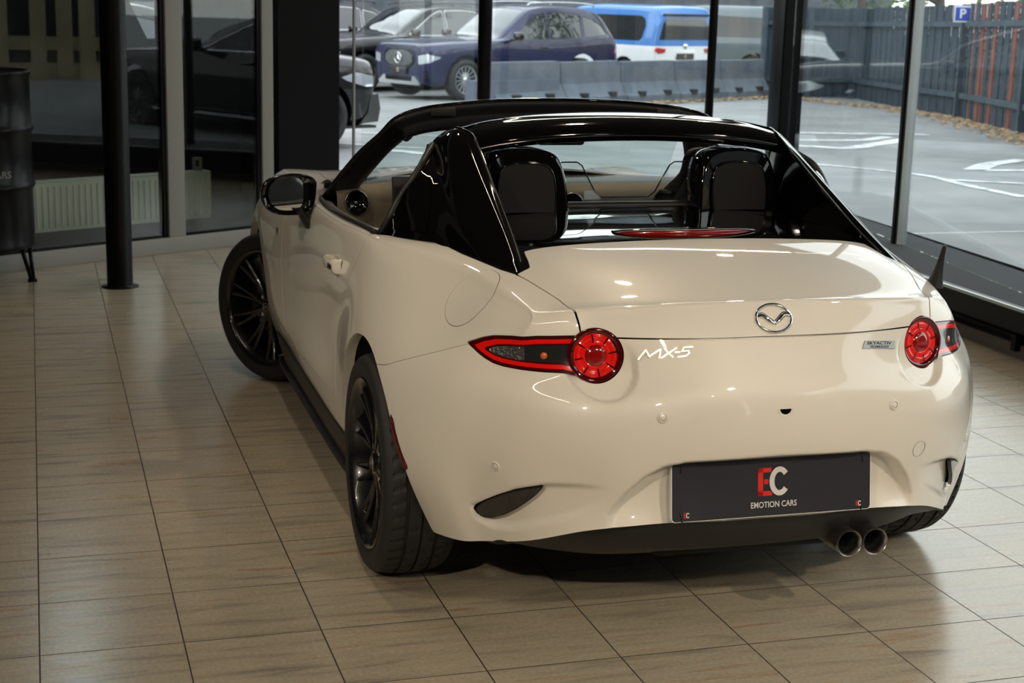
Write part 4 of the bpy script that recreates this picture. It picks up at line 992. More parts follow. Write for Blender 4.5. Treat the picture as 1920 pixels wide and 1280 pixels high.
def build_room():
    # floor (one sheet), ceiling, closed walls behind the camera
    mb = MB(); mb.add([(-6, -9, 0), (2.62, -9, 0), (2.62, 6.3, 0), (.3, 6.3, 0), (-.6, 5.75, 0), (-6, 2.63, 0)], [(0, 1, 2, 3, 4, 5)])
    mb.add([(-6, -9, -.1), (2.62, -9, -.1), (2.62, 6.3, -.1), (.3, 6.3, -.1), (-.6, 5.75, -.1), (-6, 2.63, -.1)], [(5, 4, 3, 2, 1, 0)])
    struct(mb.build('floor', FLOORM), 'beige streaked stoneware tiled showroom floor')
    slab('ceiling', (-1.4, -1.45, 3.35), (9.6, 15.3, .1), CEILM)
    slab('wall_south', (-1.5, -9.05, 1.65), (9.2, .1, 3.3), WALLM); slab('wall_west', (-6.05, -3.2, 1.65), (.1, 11.7, 3.3), WALLM)
    # east: raised sill, glass wall
    gx = lambda y: 2.78 + .139 * (y - 2.27)
    Y0, Y1 = -9.0, 6.05
    mb = MB(); mb.add([(2.56, Y0, .14), (2.56, Y1 + .2, .14), (gx(Y1) + .1, Y1 + .2, .14), (gx(Y0) + .1 + 1.0, Y0, .14), (2.56, Y0, .246), (2.56, Y1 + .2, .246), (gx(Y1) + .1, Y1 + .2, .246), (gx(Y0) + .1 + 1.0, Y0, .246)], [(0, 1, 2, 3), (7, 6, 5, 4), (0, 4, 5, 1), (1, 5, 6, 2), (2, 6, 7, 3), (3, 7, 4, 0)])
    struct(mb.build('window_sill', CARPET), 'raised black carpeted sill below the glass wall')
    slab('trim_1', (2.535, (Y0 + Y1) / 2, .195), (.05, Y1 - Y0, .12), BLKMET, 'black metal front of the raised window sill')
    slab('trim_2', (2.508, (Y0 + Y1) / 2, .253), (.016, Y1 - Y0, .014), ALU, 'thin aluminium edge along the window sill')
    slab('trim_3', (2.66, (Y0 + Y1) / 2, .07), (.02, Y1 - Y0, .14), BLKMET)
    slab('baseboard_east', (2.62, (Y0 + Y1) / 2, .03), (.03, Y1 - Y0, .062), SKIRT)
    for k, yy in enumerate((-6.5, -4.2, -1.9, .4, 2.02, 3.7, 5.4)): slab('trim_%d' % (4 + k), (2.60, yy, .10), (.05, .035, .13), BLKMET)
    # glass wall mullions and panes
    def pane(name, a, b, z0, z1, mat=PANE, label=None):
        a, b = np.array(a), np.array(b); d = b - a; n = np.array([-d[1], d[0]]) / np.linalg.norm(d) * .005
        mb = MB(); mb.prism([tuple(a + n), tuple(b + n), tuple(b - n), tuple(a - n)], z0, z1); return struct(mb.build(name, mat), label)
    ys = [-9.0, -6.4, -3.8, -1.2, 1.3, 3.81, 5.93]
    for k in range(len(ys) - 1):
        y0 = ys[k] + .05; y1 = ys[k + 1] - .05; g = lambda y: gx(y) if y > 0 else gx(0)
        pane('window_%d' % (k + 1), (g(y0), y0), (g(y1), y1), .25, 3.3, PANE)
    for k, yy in enumerate(ys[1:-1]):
        g = gx(yy) if yy > 0 else gx(0)
        mb = MB(); mb.box((-.004, 0, 1.77), (.075, .030, 3.06)); mb.box((0, -.028, 1.77), (.055, .024, 3.06), 1); mb.box((0, .022, 1.77), (.05, .014, 3.06), 0)
        o = mb.build('trim_%d' % (20 + k), [BLKMET, ALU]); o.location = (g, yy, 0); o.rotation_euler = (0, 0, -.138); struct(o, 'slim window mullion, black with an aluminium edge')
    slab('wall_east', (3.3, -7.9, 1.65), (.1, 2.2, 3.3), WALLM)
    # north glass wall
    posts = [(1.119, .046), (2.737, .030)]
    pane('window_8', (.31, 6.06), (3.22, 6.06), .05, 3.3, PANE)
    slab('baseboard_north', (1.75, 6.1, .03), (3.0, .12, .08), BLKMET)
    for (x, r) in posts:
        mb = MB(); mb.tube([(x, 6.02, 0), (x, 6.02, 3.3)], r, 20); tag(mb.build('window_post', BLKMET), 'slim round black post before the north glass, ' + ('wider one, in front of the navy car' if r > .04 else 'thinner one, in front of the vans'), 'post')
    mb = MB(); mb.box((3.30, 6.00, 1.65), (.17, .20, 3.3), bev=.012); mb.box((3.225, 5.96, 1.65), (.012, .11, 3.3), 1)  # pale strip put in for the pillar's lit left edge
    tag(mb.build('corner_pillar', [BLKMET, ALU]), 'thick black square pillar where the two glass walls meet', 'pillar')
    # dark column beside the white frame
    mb = MB(); mb.box((-.140, 6.02, 1.65), (.235, .28, 3.3)); mb.box((.055, 6.05, 1.65), (.165, .24, 3.3)); tag(mb.build('wide_column', [BLUEBLK]), 'wide flat blue-black column between the white frame and the north glass', 'column')
    mb = MB(); mb.box((.255, 6.06, 1.65), (.012, .05, 3.3)); struct(mb.build('trim_30', ALU))
    # free-standing round pole
    mb = MB(); mb.lathe([(.0001, 0), (.098, 0), (.098, .004), (.070, .006), (.068, .012), (.068, 3.3)], 40); o = mb.build('support_pole', BLKMET); o.location = (-1.318, 4.43, 0)
    tag(o, 'round black support pole standing on the tiles in front of the radiator', 'pole')
    # white framed partition to the vestibule
    d = np.array([.866, .5]); d /= np.linalg.norm(d); n = np.array([-d[1], d[0]]); P0 = np.array([-.69, 5.65])
    ang = math.atan2(d[1], d[0])
    def along(t, off=0): return P0 + d * t + n * off
    def bar(name, t0, t1, z0, z1, th=.07, off=.035, mat=CREAM, label=None):
        c = along((t0 + t1) / 2, off); return slab(name, (c[0], c[1], (z0 + z1) / 2), (t1 - t0, th, z1 - z0), mat, label, ang, .003)
    bar('trim_40', -6.2, .48, 0, .095, .07, .035, CREAM, 'off-white bottom rail of the vestibule partition')
    bar('trim_41', -6.2, .48, 3.1, 3.3)
    tm = -.272
    for k, (t0, t1) in enumerate(((-.330, -.212), (.375, .462), (-2.45, -2.33), (-4.45, -4.33))):
        bar('trim_%d' % (42 + k), t0, t1, .095, 3.1, .07, .035, CREAM, 'off-white upright of the vestibule partition')
        bar('trim_%d' % (50 + k), t0 - .030, t0, .095, 3.1, .05, .04, BLKMET)
        if k != 1: bar('trim_%d' % (60 + k), t1, t1 + .012, .095, 3.1, .05, .04, BLKMET)
    for k, (t0, t1) in enumerate(((-4.32, -2.49), (-2.31, -.365), (-.195, .34))):
        a, b = along(t0, .03), along(t1, .03); pane('window_%d' % (10 + k), a, b, .10, 3.1, PANEL_)
    for k, (t0, t1) in enumerate(((-4.32, -2.49), (-2.31, -.365), (-.195, .34))): bar('trim_%d' % (70 + k), t0, t1, .095, .112, .03, .035, BLKMET)
    # vestibule floor, ceiling and outer wall
    mb = MB(); q = [along(-6.2, .07), along(.6, .07), (-.1, 8.4), (-6, 8.4)]; mb.add([(a[0], a[1], -.005) for a in q], [(0, 1, 2, 3)]); struct(mb.build('floor_2', DARKTILE), 'dark floor of the vestibule behind the partition')
    mb = MB(); mb.prism([tuple(a) for a in q], 3.3, 3.4); struct(mb.build('ceiling_2', CEILM))
    slab('wall_vestibule', (-.16, 7.3, 1.65), (.1, 2.3, 3.3), BLKMET)
    # dark outer wall with one slanted opening
    mb = MB()
    for poly in ([(-6, 0), (-1.06, 0), (-1.06, 3.3), (-6, 3.3)], [(-1.06, 0), (-.20, 0), (-.20, 1.184), (-1.06, 1.184)], [(-1.06, 1.184), (-.908, 1.184), (-1.035, 1.46), (-1.06, 1.46)], [(-.80, 1.184), (-.20, 1.184), (-.20, 1.46), (-.80, 1.46)], [(-1.06, 1.46), (-.20, 1.46), (-.20, 3.3), (-1.06, 3.3)]): mb.prism(poly, 8.36, 8.44, 'xz')
    struct(mb.build('wall_outer', VESTW), 'dark outer wall of the vestibule')
    # unseen block over the showroom, added to keep sky out of car reflections
    slab('wall_sky_blocker', (-1.3, -1.5, 6.6), (9.8, 15.6, 6.2), VESTW)
    slab('wall_northwest', (-6.05, 5.5, 1.65), (.1, 5.9, 3.3), WALLM)

def build_radiator():
    t = thing('radiator', 'long cream ribbed panel radiator behind the vestibule glass', 'radiator', (-1.30, 5.93, 0), math.atan2(.563, 1.104))
    Lx, z0, z1 = 1.9, .105, .405
    off = -.23
    mb = MB(); mb.box((off, 0, (z0 + z1) / 2), (Lx, .012, z1 - z0), bev=.004); mb.box((off, .075, (z0 + z1) / 2), (Lx, .012, z1 - z0), bev=.004)
    n = 46
    for k in range(n):
        x = off - Lx / 2 + .03 + k * (Lx - .06) / (n - 1); mb.box((x, -.0085, (z0 + z1) / 2), (.017, .007, z1 - z0 - .05), bev=.003)
    mb.build('panel', RADI, t)
    mb = MB(); mb.box((off, .037, z1 + .004), (Lx + .01, .09, .008), bev=.003)
    mb.build('top_cover', RADI, t)
    for s in (-1, 1): mb = MB(); mb.box((off + s * (Lx / 2 + .002), .037, (z0 + z1) / 2), (.006, .09, z1 - z0), bev=.002); mb.build('side_cover', RADI, t)
    for x in (off - .55, off + .25, off + .72): mb = MB(); mb.box((x, .04, .052), (.03, .03, .107)); mb.box((x, .04, .003), (.07, .07, .006)); mb.build('foot', RADI, t)
    for x in (off - .62, off + .78):
        mb = MB()
        for zz in (z0 + .05, z1 - .05): mb.box((x, -.013, zz), (.085, .006, .018), bev=.002)
        mb.box((x - .025, -.013, (z0 + z1) / 2), (.012, .006, .20)); mb.box((x + .025, -.013, (z0 + z1) / 2), (.012, .006, .20)); mb.build('bracket_pattern', RADI, t)
    v = thing('thermostat_box', 'small light grey socket box fixed above the radiator end', 'socket', (-.735, 6.21, .405), math.atan2(.563, 1.104))
    mb = MB(); mb.box((0, .02, .055), (.05, .03, .085), bev=.004); mb.box((.036, .03, .045), (.014, .02, .10)); mb.build('casing', pbr('grey_casing', (.25, .24, .22), .5), v)
    mb = MB(); mb.box((-.004, .003, .06), (.022, .006, .04), bev=.002); mb.build('cover', BLKPL, v)

def build_barrel():
    t = thing('oil_barrel', 'black steel drum on hairpin legs with grey lettering, beside the left glass', 'barrel', (-2.045, 4.72, 0))
    r = .300; prof = [(.0001, .185), (r - .02, .185), (r, .195), (r + .004, .205), (r, .215), (r, .50), (r + .010, .515), (r + .014, .525), (r + .010, .535), (r, .55), (r, .80), (r + .010, .815), (r + .014, .825), (r + .010, .835), (r, .85), (r, 1.10), (r + .006, 1.108), (r + .008, 1.118), (r + .004, 1.128), (r - .008, 1.128), (r - .012, 1.112), (.0001, 1.110)]
    mb = MB(); mb.lathe(prof, 72); mb.build('drum', pbr('black_drum_paint', (.003, .003, .0035), .35, 0, .1, .2, .15), t)
    leg = lambda a: (r * .86 * math.cos(a), r * .86 * math.sin(a))
    for a in (-.25, -1.9, 1.3, 2.8):
        c = np.array([math.cos(a), math.sin(a)]); s_ = np.array([-c[1], c[0]])
        mb = MB(); f = c * .285
        for q in (-1, 1): mb.tube([(*(c * .255 + s_ * q * (.075)), .19), (*(f + s_ * q * .018), .012)], .0115, 10)
        mb.box((*f, .008), (.05, .05, .016), bev=.006); mb.build('hairpin_leg', BLKMET, t)
    # lettering and logo wrapped round the drum, facing the camera side; centred where the drum faces out
    ac = math.atan2(-8.8, .38) 
    def wrap(v, zc): return [((r + .0012 + p[2]) * math.cos(ac + p[0] / r), (r + .0012 + p[2]) * math.sin(ac + p[0] / r), zc + p[1]) for p in v]
    E, Cc, B = logo_geo(.115, .0006)
    off = -.035
    G = pbr('faded_grey_print', (.20, .20, .20), .6)
    for m_, mat in ((E, pbr('faded_red_print', (.15, .01, .01), .6)), (Cc, G)):
        m_.v = wrap([(p[0] + off, p[1], p[2]) for p in m_.v], .70); m_.build('logo_letter', mat, t)
    v, f = text_geo('EMOTION CARS', .05, .0004, 1, 0, .0008); v[:, 0] *= .40 / (v[:, 0].max() - v[:, 0].min()); v[:, 0] += -.005
    gap = -.005 + .075
    for lo in (True, False):
        mb = MB(); mb.add(wrap(v, .595), [q for q in f if (np.mean([v[i, 0] for i in q]) < gap) == lo]); mb.build('lettering_word', G, t)
    # things on the lid
    for (x, y, rr, h, nm, lb) in ((.175, -.12, .05, .012, 'ashtray', 'small bright metal dish near the drum edge'), (.06, -.20, .035, .02, 'glass_dish', 'small pale dish on the black drum')):
        o = thing(nm, lb, 'dish', (-2.045 + x, 4.72 + y, 1.112)); mb = MB(); mb.lathe([(.0001, 0), (rr, 0), (rr * 1.1, h), (rr, h), (rr * .9, .003), (.0001, .003)], 32); mb.build('bowl', CHROME, o)
    o = thing('door_stop', 'small pale box on the glass beside the drum', 'box', (-1.62, 5.07, 0)); 
    bpy.data.objects.remove(o)

def build_lights():
    def area(name, loc, e, size, col=(1, .78, .54), rot=(0, 0, 0), sy=None, spread=None):
        l = bpy.data.lights.new(name, 'AREA'); l.energy = e; l.color = col; l.size = size
        if sy: l.shape = 'RECTANGLE'; l.size_y = sy
        else: l.shape = 'DISK'
        if spread: l.spread = spread
        o = bpy.data.objects.new(name, l); o.location = loc; o.rotation_euler = rot; C.objects.link(o); return o
    # ceiling spotlights (warm) and two thin tube lights
    for k, (x, y, e) in enumerate([(.6, 1.9, 18), (2.4, 4.4, 6), (1.2, -6, 20), (2.0, -2.4, 14), (-1.4, 3.2, 4)]):
        area('ceiling_spotlight', (x, y, 3.27), e, .11)
    def aimed(name, loc, tgt, e, spread=60, col=(1, .84, .64)):
        d = Vector(tgt) - Vector(loc); o = area(name, loc, e, .12, col, d.to_track_quat('-Z', 'Y').to_euler(), None, R(spread)); return o
    aimed('track_spotlight', (-3.9, -4.6, 3.2), (-.55, -.45, .6), 4.2, 36)
    aimed('track_spotlight', (-.6, -5.6, 3.2), (.1, -.8, .6), 2.1, 36)
    aimed('track_spotlight', (-3.4, -.6, 3.2), (-.75, .6, .7), 1.8, 40)
    aimed('track_spotlight', (1.4, -4.6, 3.2), (.3, -.9, .2), 5.4, 50)
    area('vestibule_fill', (-1.6, 6.9, 3.2), 12, .3, (.85, .95, 1))  # unseen fill lamp, added to brighten the radiator
    area('tube_light', (1.9, 4.75, 3.25), 10, 2.4, (1, .86, .68), sy=.045)
    area('tube_light', (-1.2, .9, 3.25), 14, .045, (1, .86, .68), sy=2.4)
    area('tube_light', (-3.6, -1.8, 3.25), 16, .045, (1, .86, .68), sy=3.0)

# ---------------------------------------------------------------- car park outside
def gz(y): return float(np.interp(y, [6, 9, 12.5, 15, 24.5, 27], [-.02, -.03, -.17, -.18, -.38, -.42]))
def asphalt():
    m = noise_bump(pbr('asphalt', (.2, .2, .2), .85), 90, .5, .01); noise_col(m, (.19, .195, .195), (.29, .295, .29), 1.2, 8, .3, .75); return m
def line_mat():
    m, t, p = new_mat('worn_white_paint'); N = t.nodes.new; L = t.links.new
    tc = N('ShaderNodeTexCoord'); n = N('ShaderNodeTexNoise'); n.inputs['Scale'].default_value = 6; n.inputs['Detail'].default_value = 6
    r = N('ShaderNodeValToRGB'); r.color_ramp.elements[0].position = .35; r.color_ramp.elements[0].color = (.36, .37, .37, 1); r.color_ramp.elements[1].position = .55; r.color_ramp.elements[1].color = (.72, .73, .73, 1)
    L(tc.outputs['Object'], n.inputs['Vector']); L(n.outputs['Fac'], r.inputs[0]); L(r.outputs[0], p.inputs['Base Color']); p.inputs['Roughness'].default_value = .8; return m

def simple_wheel(name, W, x, y, z, R_, w, side, n=10, col=None, rimr=.66, twin=False):
    Wt = bpy.data.objects.new(name, None); Wt.empty_display_size = .1; link(Wt, W); Wt.location = (x, y, z)
    T = frame((0, 0, 0), (0, side, 0), (0, 0, 1))
    rr = R_ * rimr
    t = MB(); t.lathe([(rr, w * .36), (rr * 1.04, w * .46), (R_ * .86, w * .5), (R_ * .96, w * .44), (R_, w * .30), (R_, -w * .30), (R_ * .96, -w * .44), (R_ * .86, -w * .5), (rr, -w * .36)], 48, M=T); t.build('tyre', RUBBER, Wt)
    r = MB(); r.lathe([(rr, w * .36), (rr * 1.01, w * .42), (rr * .97, w * .42), (rr * .93, w * .30), (rr * .90, -w * .2)], 48, M=T)
    for k in range(n):
        a = 2 * PI * k / n
        for q in ((-1, 1) if twin else (0,)):
            rows = []
            for f in (0, .5, 1):
                a2 = a + q * .16 * f; r0 = rr * (.16 + .78 * f); c, s = math.cos(a2), math.sin(a2); ww = rr * (.055 - .018 * f) * (.7 if twin else 1); h = w * (.36 - .06 * math.sin(f * PI))
                rows.append([(r0 * c + s * ww, r0 * s - c * ww, h - w * .1), (r0 * c + s * ww, r0 * s - c * ww, h), (r0 * c - s * ww, r0 * s + c * ww, h), (r0 * c - s * ww, r0 * s + c * ww, h - w * .1)])
            r.grid(rows, 0, smooth=False, M=T)
    r.lathe([(rr * .22, w * .25), (rr * .21, w * .38), (.0001, w * .40)], 24, M=T)
    r.build('rim', col, Wt)
    b = MB(); b.lathe([(rr * .93, w * .02), (.0001, w * .02)], 32, M=T); b.build('brake_disc', DARK, Wt)

def shell_from_sections(st, n=10):
    """st: list of (x, [(y, z) ... bottom to roof centre]) for the half section; smooth loft, mirrored"""
    rows = []
    for x, sec in st: rows.append([(x, a, b) for a, b in sec])
    rows = [catmull(r, 6) for r in rows]
    G = np.array([catmull([r[j] for r in rows], n) for j in range(len(rows[0]))])       # [section point][station]
    G[..., 1] = np.maximum(G[..., 1], 0)
    G = G.transpose(1, 0, 2); a, b = G.shape[:2]
    V = G.reshape(-1, 3); F = [(i * b + j, (i + 1) * b + j, (i + 1) * b + j + 1, i * b + j + 1) for i in range(a - 1) for j in range(b - 1)]
    Q = np.array(F); Nn = quad_normals(V, Q)
    s = Shell(V, Nn, F)
    c = Nn[len(Nn) // 2]
    # orient outwards
    if (V[:, 1] * Nn[:, 1]).sum() < 0: s = Shell(V, -Nn, [p[::-1] for p in F])
    n_ = s.N.copy(); on = np.abs(V[:, 1]) < 1e-4; n_[on, 1] = 0; s.N = n_
    return s.join(Shell(s.V * [1, -1, 1], s.N * [1, -1, 1], [p[::-1] for p in s.F]))

def car_from(name, label, cat, loc, heading, st, spec, group=None):
    """generic parked car. local +X is the nose. spec: paint, windows (side polygons xz), screens (top polygons xy), arches, wheels ..."""
    W = thing(name, label, cat, loc, heading, group)
    sh = shell_from_sections(st)
    ar = spec['arch']
    def f_arch(X):
        f = None
        for (cx, cz, r) in ar:
            g = np.where(X[:, 2] > cz, np.hypot(X[:, 0] - cx, X[:, 2] - cz) - r, np.abs(X[:, 0] - cx) - r); f = g if f is None else np.minimum(f, g)
        return np.maximum(f, .55 - np.abs(X[:, 1]))
    _, sh = sh.cut(f_arch(sh.V)); lin = sh
    sh = sh.flange(.06, lambda X: np.abs(f_arch(X)) < 3e-3, lambda p, n: np.array([0, -np.sign(p[1]), 0]))
    for k, poly in enumerate(spec.get('side', [])):
        f = lambda X: np.maximum(sd_poly(X[:, [0, 2]], poly), .45 - np.abs(X[:, 1]))
        if 'trim' in spec:
            g = lambda X: f(X) - .011
            a, sh = sh.cut(g(sh.V)); win, a = a.cut(f(a.V)); 
            for s in (-1, 1):
                b, _ = a.cut(a.V[:, 1] * -s); 
                if b.F: b.moved(.004).build('window_trim', spec['trim'], W)
        else:
            win, sh = sh.cut(f(sh.V))
        for s in (-1, 1):
            b, _ = win.cut(win.V[:, 1] * -s)
            if b.F: b.moved(-.006).build('side_window', spec.get('glass', DARKGLASS), W)
    for nm, poly, cond in spec.get('screens', []):
        f = lambda X: np.maximum(sd_poly(X[:, :2], poly), np.where(cond(X), -1.0, 1.0))
        win, sh = sh.cut(f(sh.V))
        if win.F: win.moved(-.004).build(nm, spec.get('screen_glass', DARKGLASS), W)
    for nm, axes, poly, lo, mat, both in spec.get('patches', []):
        f = lambda X: np.maximum(sd_poly(X[:, axes], poly), np.where(lo(X), -1.0, 1.0))
        pt, sh = sh.cut(f(sh.V))
        if pt.F:
            if both:
                for s in (-1, 1):
                    b, _ = pt.cut(pt.V[:, 1] * -s)
                    if b.F: b.moved(.004).build(nm, mat, W)
            else: pt.moved(.002).build(nm, mat, W)
    for zc, mat, nm in spec.get('bands', []):
        lo_, sh = sh.cut(sh.V[:, 2] - zc)
        if lo_.F: lo_.build(nm, mat, W)
    sh.build('body', spec['paint'], W)
    z0 = spec['arch'][0][1]
    for (cx, cz, r) in ar:
        for s in (-1, 1):
            simple_wheel('wheel', W, cx, s * (spec['track'] / 2), spec['wr'], spec['wr'], spec['ww'], s, spec.get('spokes', 10), spec.get('rim', RIMGREY), spec.get('rimr', .66), spec.get('twin', False))
    L0 = min(s_[0] for s_ in st); L1 = max(s_[0] for s_ in st)
    mb = MB(); mb.box(((L0 + L1) / 2, 0, .42), (L1 - L0 - .5, spec['track'] * .72, .40)); mb.build('underbody', DARK, W)
    for (x, zz) in spec.get('handles', []):
        for s in (-1, 1): mb = MB(); mb.box((x, s * (spec['hw'](x) + .012), zz), (.20, .03, .035), bev=.012); mb.build('door_handle', spec['paint'], W)
    for (x, zz) in spec.get('mirrors', []):
        for s in (-1, 1):
            mb = MB(); mb.box((x, s * (spec['hw'](x) + .14), zz), (.13, .23, .15), bev=.045); mb.box((x + .02, s * (spec['hw'](x) + .02), zz - .06), (.08, .14, .04), bev=.01); mb.build('door_mirror', spec.get('mirror_paint', GLOSS), W)
    for (x0, x1, yy, zz) in spec.get('rails', []):
        for s in (-1, 1):
            pts = catmull([(x0, s * yy, zz - .035), (x0 - .12 * np.sign(x0 - x1), s * yy, zz + .02), ((x0 + x1) / 2, s * (yy), zz + .045), (x1 + .12 * np.sign(x0 - x1), s * yy, zz + .02), (x1, s * yy, zz - .035)], 5)
            mb = MB(); mb.tube(pts, .016, 8); mb.build('roof_rail', spec.get('rail_mat', GLOSS), W)
    for (x, s_) in spec.get('seams', []): pass
    return W

def suv_sections(L=4.93, W=1.95, H=1.77, fo=.86, wb=2.995, hood=1.12, belt=1.12, ws0=.95, ws1=1.75, tail=.35, nose=.62, drop=.0):
    """x = 0 at the front axle, nose towards +x"""
    w = W / 2; rx = -(L - fo); S = []
    def sec(x, k, zb, zbelt, zr, wr, zlow=.24, wide=1.0):
        hw = w * k
        return (x, [(hw * .86, zlow), (hw * .955, zlow + .10), (hw * .985 * wide, .52), (hw * 1.0, .72), (hw * .985, zbelt - .16), (hw * .955, zbelt - .015), (max(hw * .935, wr), zbelt + .02) if zr - zbelt > .15 else (hw * .90, zbelt + .006), (wr + (hw * .93 - wr) * .45, zbelt + (zr - zbelt) * .5), (wr + .015, zr - .075), (wr - .05, zr - .025), (wr * .55, zr + .0), (0, zr + .012)])
    flat = lambda x, k, zh, zl=.26: (x, [(w * k * .86, zl), (w * k * .955, zl + .10), (w * k * .99, .52), (w * k, .70), (w * k * .985, zh - .14), (w * k * .94, zh - .055), (w * k * .89, zh - .02), (w * k * .84, zh - .006), (w * k * .74, zh + .008), (w * k * .6, zh + .014), (w * k * .35, zh + .022), (0, zh + .026)])
    S += [flat(fo, .0001, nose + .0, .40) if False else flat(fo - .002, .60, hood - .17, .36), flat(fo - .03, .78, hood - .13, .32), flat(fo - .10, .88, hood - .10, .28), flat(fo - .28, .955, hood - .07), flat(.25, .99, hood - .04), flat(-.25, 1.0, hood - .015), flat(-ws0 + .35, 1.0, hood)]
    S += [sec(-ws0, 1.0, 0, belt, hood + .05, w * .78), sec(-ws0 - .30, 1.0, 0, belt, hood + .26, w * .76), sec(-ws1 + .06, 1.0, 0, belt, H - .10, w * .73), sec(-ws1 - .25, 1.0, 0, belt + .005, H - .02, w * .715), sec(-2.4, 1.0, 0, belt + .01, H, w * .71), sec(rx + 1.3, 1.0, 0, belt + .03, H - .01 - drop * .3, w * .70), sec(rx + .75, .985, 0, belt + .045, H - .045 - drop, w * .68), sec(rx + .42, .965, 0, belt + .05, H - .12 - drop, w * .65), sec(rx + .17, .94, 0, belt + .02, belt + .34, w * .66), sec(rx + .06, .90, 0, belt - .03, belt + .10, w * .68)]
    S += [(rx, [(w * .70, .40), (w * .78, .46), (w * .82, .58), (w * .83, .74), (w * .81, .90), (w * .76, 1.0), (w * .72, 1.03), (w * .68, 1.05), (w * .60, 1.07), (w * .5, 1.08), (w * .3, 1.09), (0, 1.09)])]
    return S

def front_cap(W, x, pts, mat, name='front_fascia', depth=.02):
    mb = MB(); mb.prism(pts, x - depth, x, 'yz'); return mb.build(name, mat, W)

def build_outside():
    ASPH = asphalt(); LINE = line_mat()
    # ground sheet, sloping gently away
    xs = np.linspace(-60, 70, 14); ys = [5.8, 6, 7.5, 9, 10.5, 12.5, 15, 18, 21, 24.5, 27, 40, 90]
    hole = lambda y: y
    mb = MB(); mb.grid([[(x, y, gz(y)) for y in ys] for x in xs]); struct(mb.build('ground', ASPH), 'grey asphalt car park beyond the glass')
    mb = MB(); mb.grid([[(x, y, -.021) for y in (-40, -9, 5.8)] for x in (2.95, 4, 12, 70)]); struct(mb.build('ground_2', ASPH))
    # concrete strip along the glass
    CONC = noise_col(pbr('pale_concrete', (.4, .4, .38), .85), (.30, .29, .27), (.46, .45, .42), 4, 6)
    mb = MB(); mb.add([(2.92, -9, -.02), (3.45, 6.3, -.02), (4.12, 6.3, -.02), (3.62, -9, -.02), (2.92, -9, .02), (3.45, 6.3, .02), (4.10, 6.3, .02), (3.60, -9, .02)], [(4, 7, 6, 5), (3, 2, 6, 7), (2, 1, 5, 6)])
    struct(mb.build('kerb', CONC), 'pale weathered concrete strip outside the right glass wall')
    # painted lines: strips that follow the ground
    def strip(name, pts, w, label):
        P = catmull([(a, b, 0) for a, b in pts], 6); rows = []
        for i, p in enumerate(P):
            q = P[min(i + 1, len(P) - 1)] - P[max(i - 1, 0)]; q = np.array([-q[1], q[0]]) / (np.hypot(q[0], q[1]) + 1e-9) * w / 2
            rows.append([(p[0] + q[0], p[1] + q[1], gz(p[1] + q[1]) + .006), (p[0] - q[0], p[1] - q[1], gz(p[1] - q[1]) + .006)])
        mb = MB(); mb.grid(rows, smooth=False); struct(mb.build(name, LINE), label)
    for k, (pts, w) in enumerate([
        ([(6.1, 11.6), (6.56, 9.81), (6.44, 8.65), (6.45, 7.66)], .12), ([(6.5, 9.0), (6.75, 8.8), (7.09, 8.6), (7.6, 8.2)], .12),
        ([(6.9, 14.0), (7.46, 13.66), (7.85, 13.44), (8.6, 14.0), (9.35, 14.6)], .24), ([(7.4, 14.6), (8.56, 14.5), (9.3, 15.0)], .2), ([(7.9, 15.9), (8.8, 15.7), (10.16, 15.41)], .26), ([(7.55, 10.15), (8.3, 11.0), (9.15, 11.64)], .24), ([(7.6, 10.1), (8.9, 9.9)], .24),
        ([(1.5, 14.3), (2.4, 13.6), (3.8, 13.0)], .10), ([(1.9, 13.5), (2.7, 12.5), (3.5, 11.6)], .20), ([(2.2, 15.8), (3.4, 15.0)], .10),
        ([(3.2, 26.9), (4.43, 26.16), (5.9, 25.4)], .10), ([(4.4, 21.6), (5.4, 20.8)], .10), ([(-2.5, 18.4), (.4, 17.9)], .10)]):
        strip('road_marking_%d' % k, pts, w, 'worn white paint line on the asphalt')
    # leaf litter at the fence foot: countless
    LEAF = noise_col(pbr('dry_leaves', (.3, .2, .1), .9), (.16, .10, .05), (.42, .30, .18), 9, 3)
    rnd = random.Random(4); mb = MB()
    foot = [(8.3, 23.0), (10.25, 24.4), (12.6, 26.1), (13.5, 26.2), (13.6, 22.2), (12.95, 19.4), (11.55, 15.5), (10.8, 13.4)]
    for k in range(2600):
        i = rnd.randrange(len(foot) - 1); t = rnd.random(); a, b = foot[i], foot[i + 1]; x = a[0] + (b[0] - a[0]) * t - abs(rnd.gauss(0, .28)); y = a[1] + (b[1] - a[1]) * t - abs(rnd.gauss(0, .15)); s = rnd.uniform(.02, .06); an = rnd.random() * PI; z = gz(y) + .01 + rnd.random() * .04
        c, s_ = math.cos(an) * s, math.sin(an) * s; mb.add([(x - c, y - s_, z), (x + s_ * .6, y - c * .6, z + .02), (x + c, y + s_, z + .01), (x - s_ * .6, y + c * .6, z)], [(0, 1, 2, 3)])
    o = mb.build('fallen_leaves', LEAF); tag(o, 'brown dry leaves gathered along the foot of the board fence', 'leaves', kind='stuff')
    # board fence
    FEN = noise_col(pbr('blue_grey_stained_boards', (.1, .13, .16), .8), (.024, .038, .052), (.046, .066, .085), 3, 4, vscale=(6, 6, .5)); FEN2 = noise_col(pbr('blue_grey_rails', (.1, .13, .16), .8), (.040, .060, .078), (.062, .088, .108), 3, 4)
    RED_REFL = noise_col(pbr('red_reflection_boards', (.3, .1, .07), .8), (.16, .045, .03), (.24, .085, .06), 3, 3)  # boards coloured red to imitate reddish reflections in the glass
    line = [(13.0, 26.95), (14.0, 26.8), (14.98, 26.5), (13.85, 22.29), (13.17, 19.41), (11.77, 15.51), (10.4, 11.6), (9.0, 7.0)]
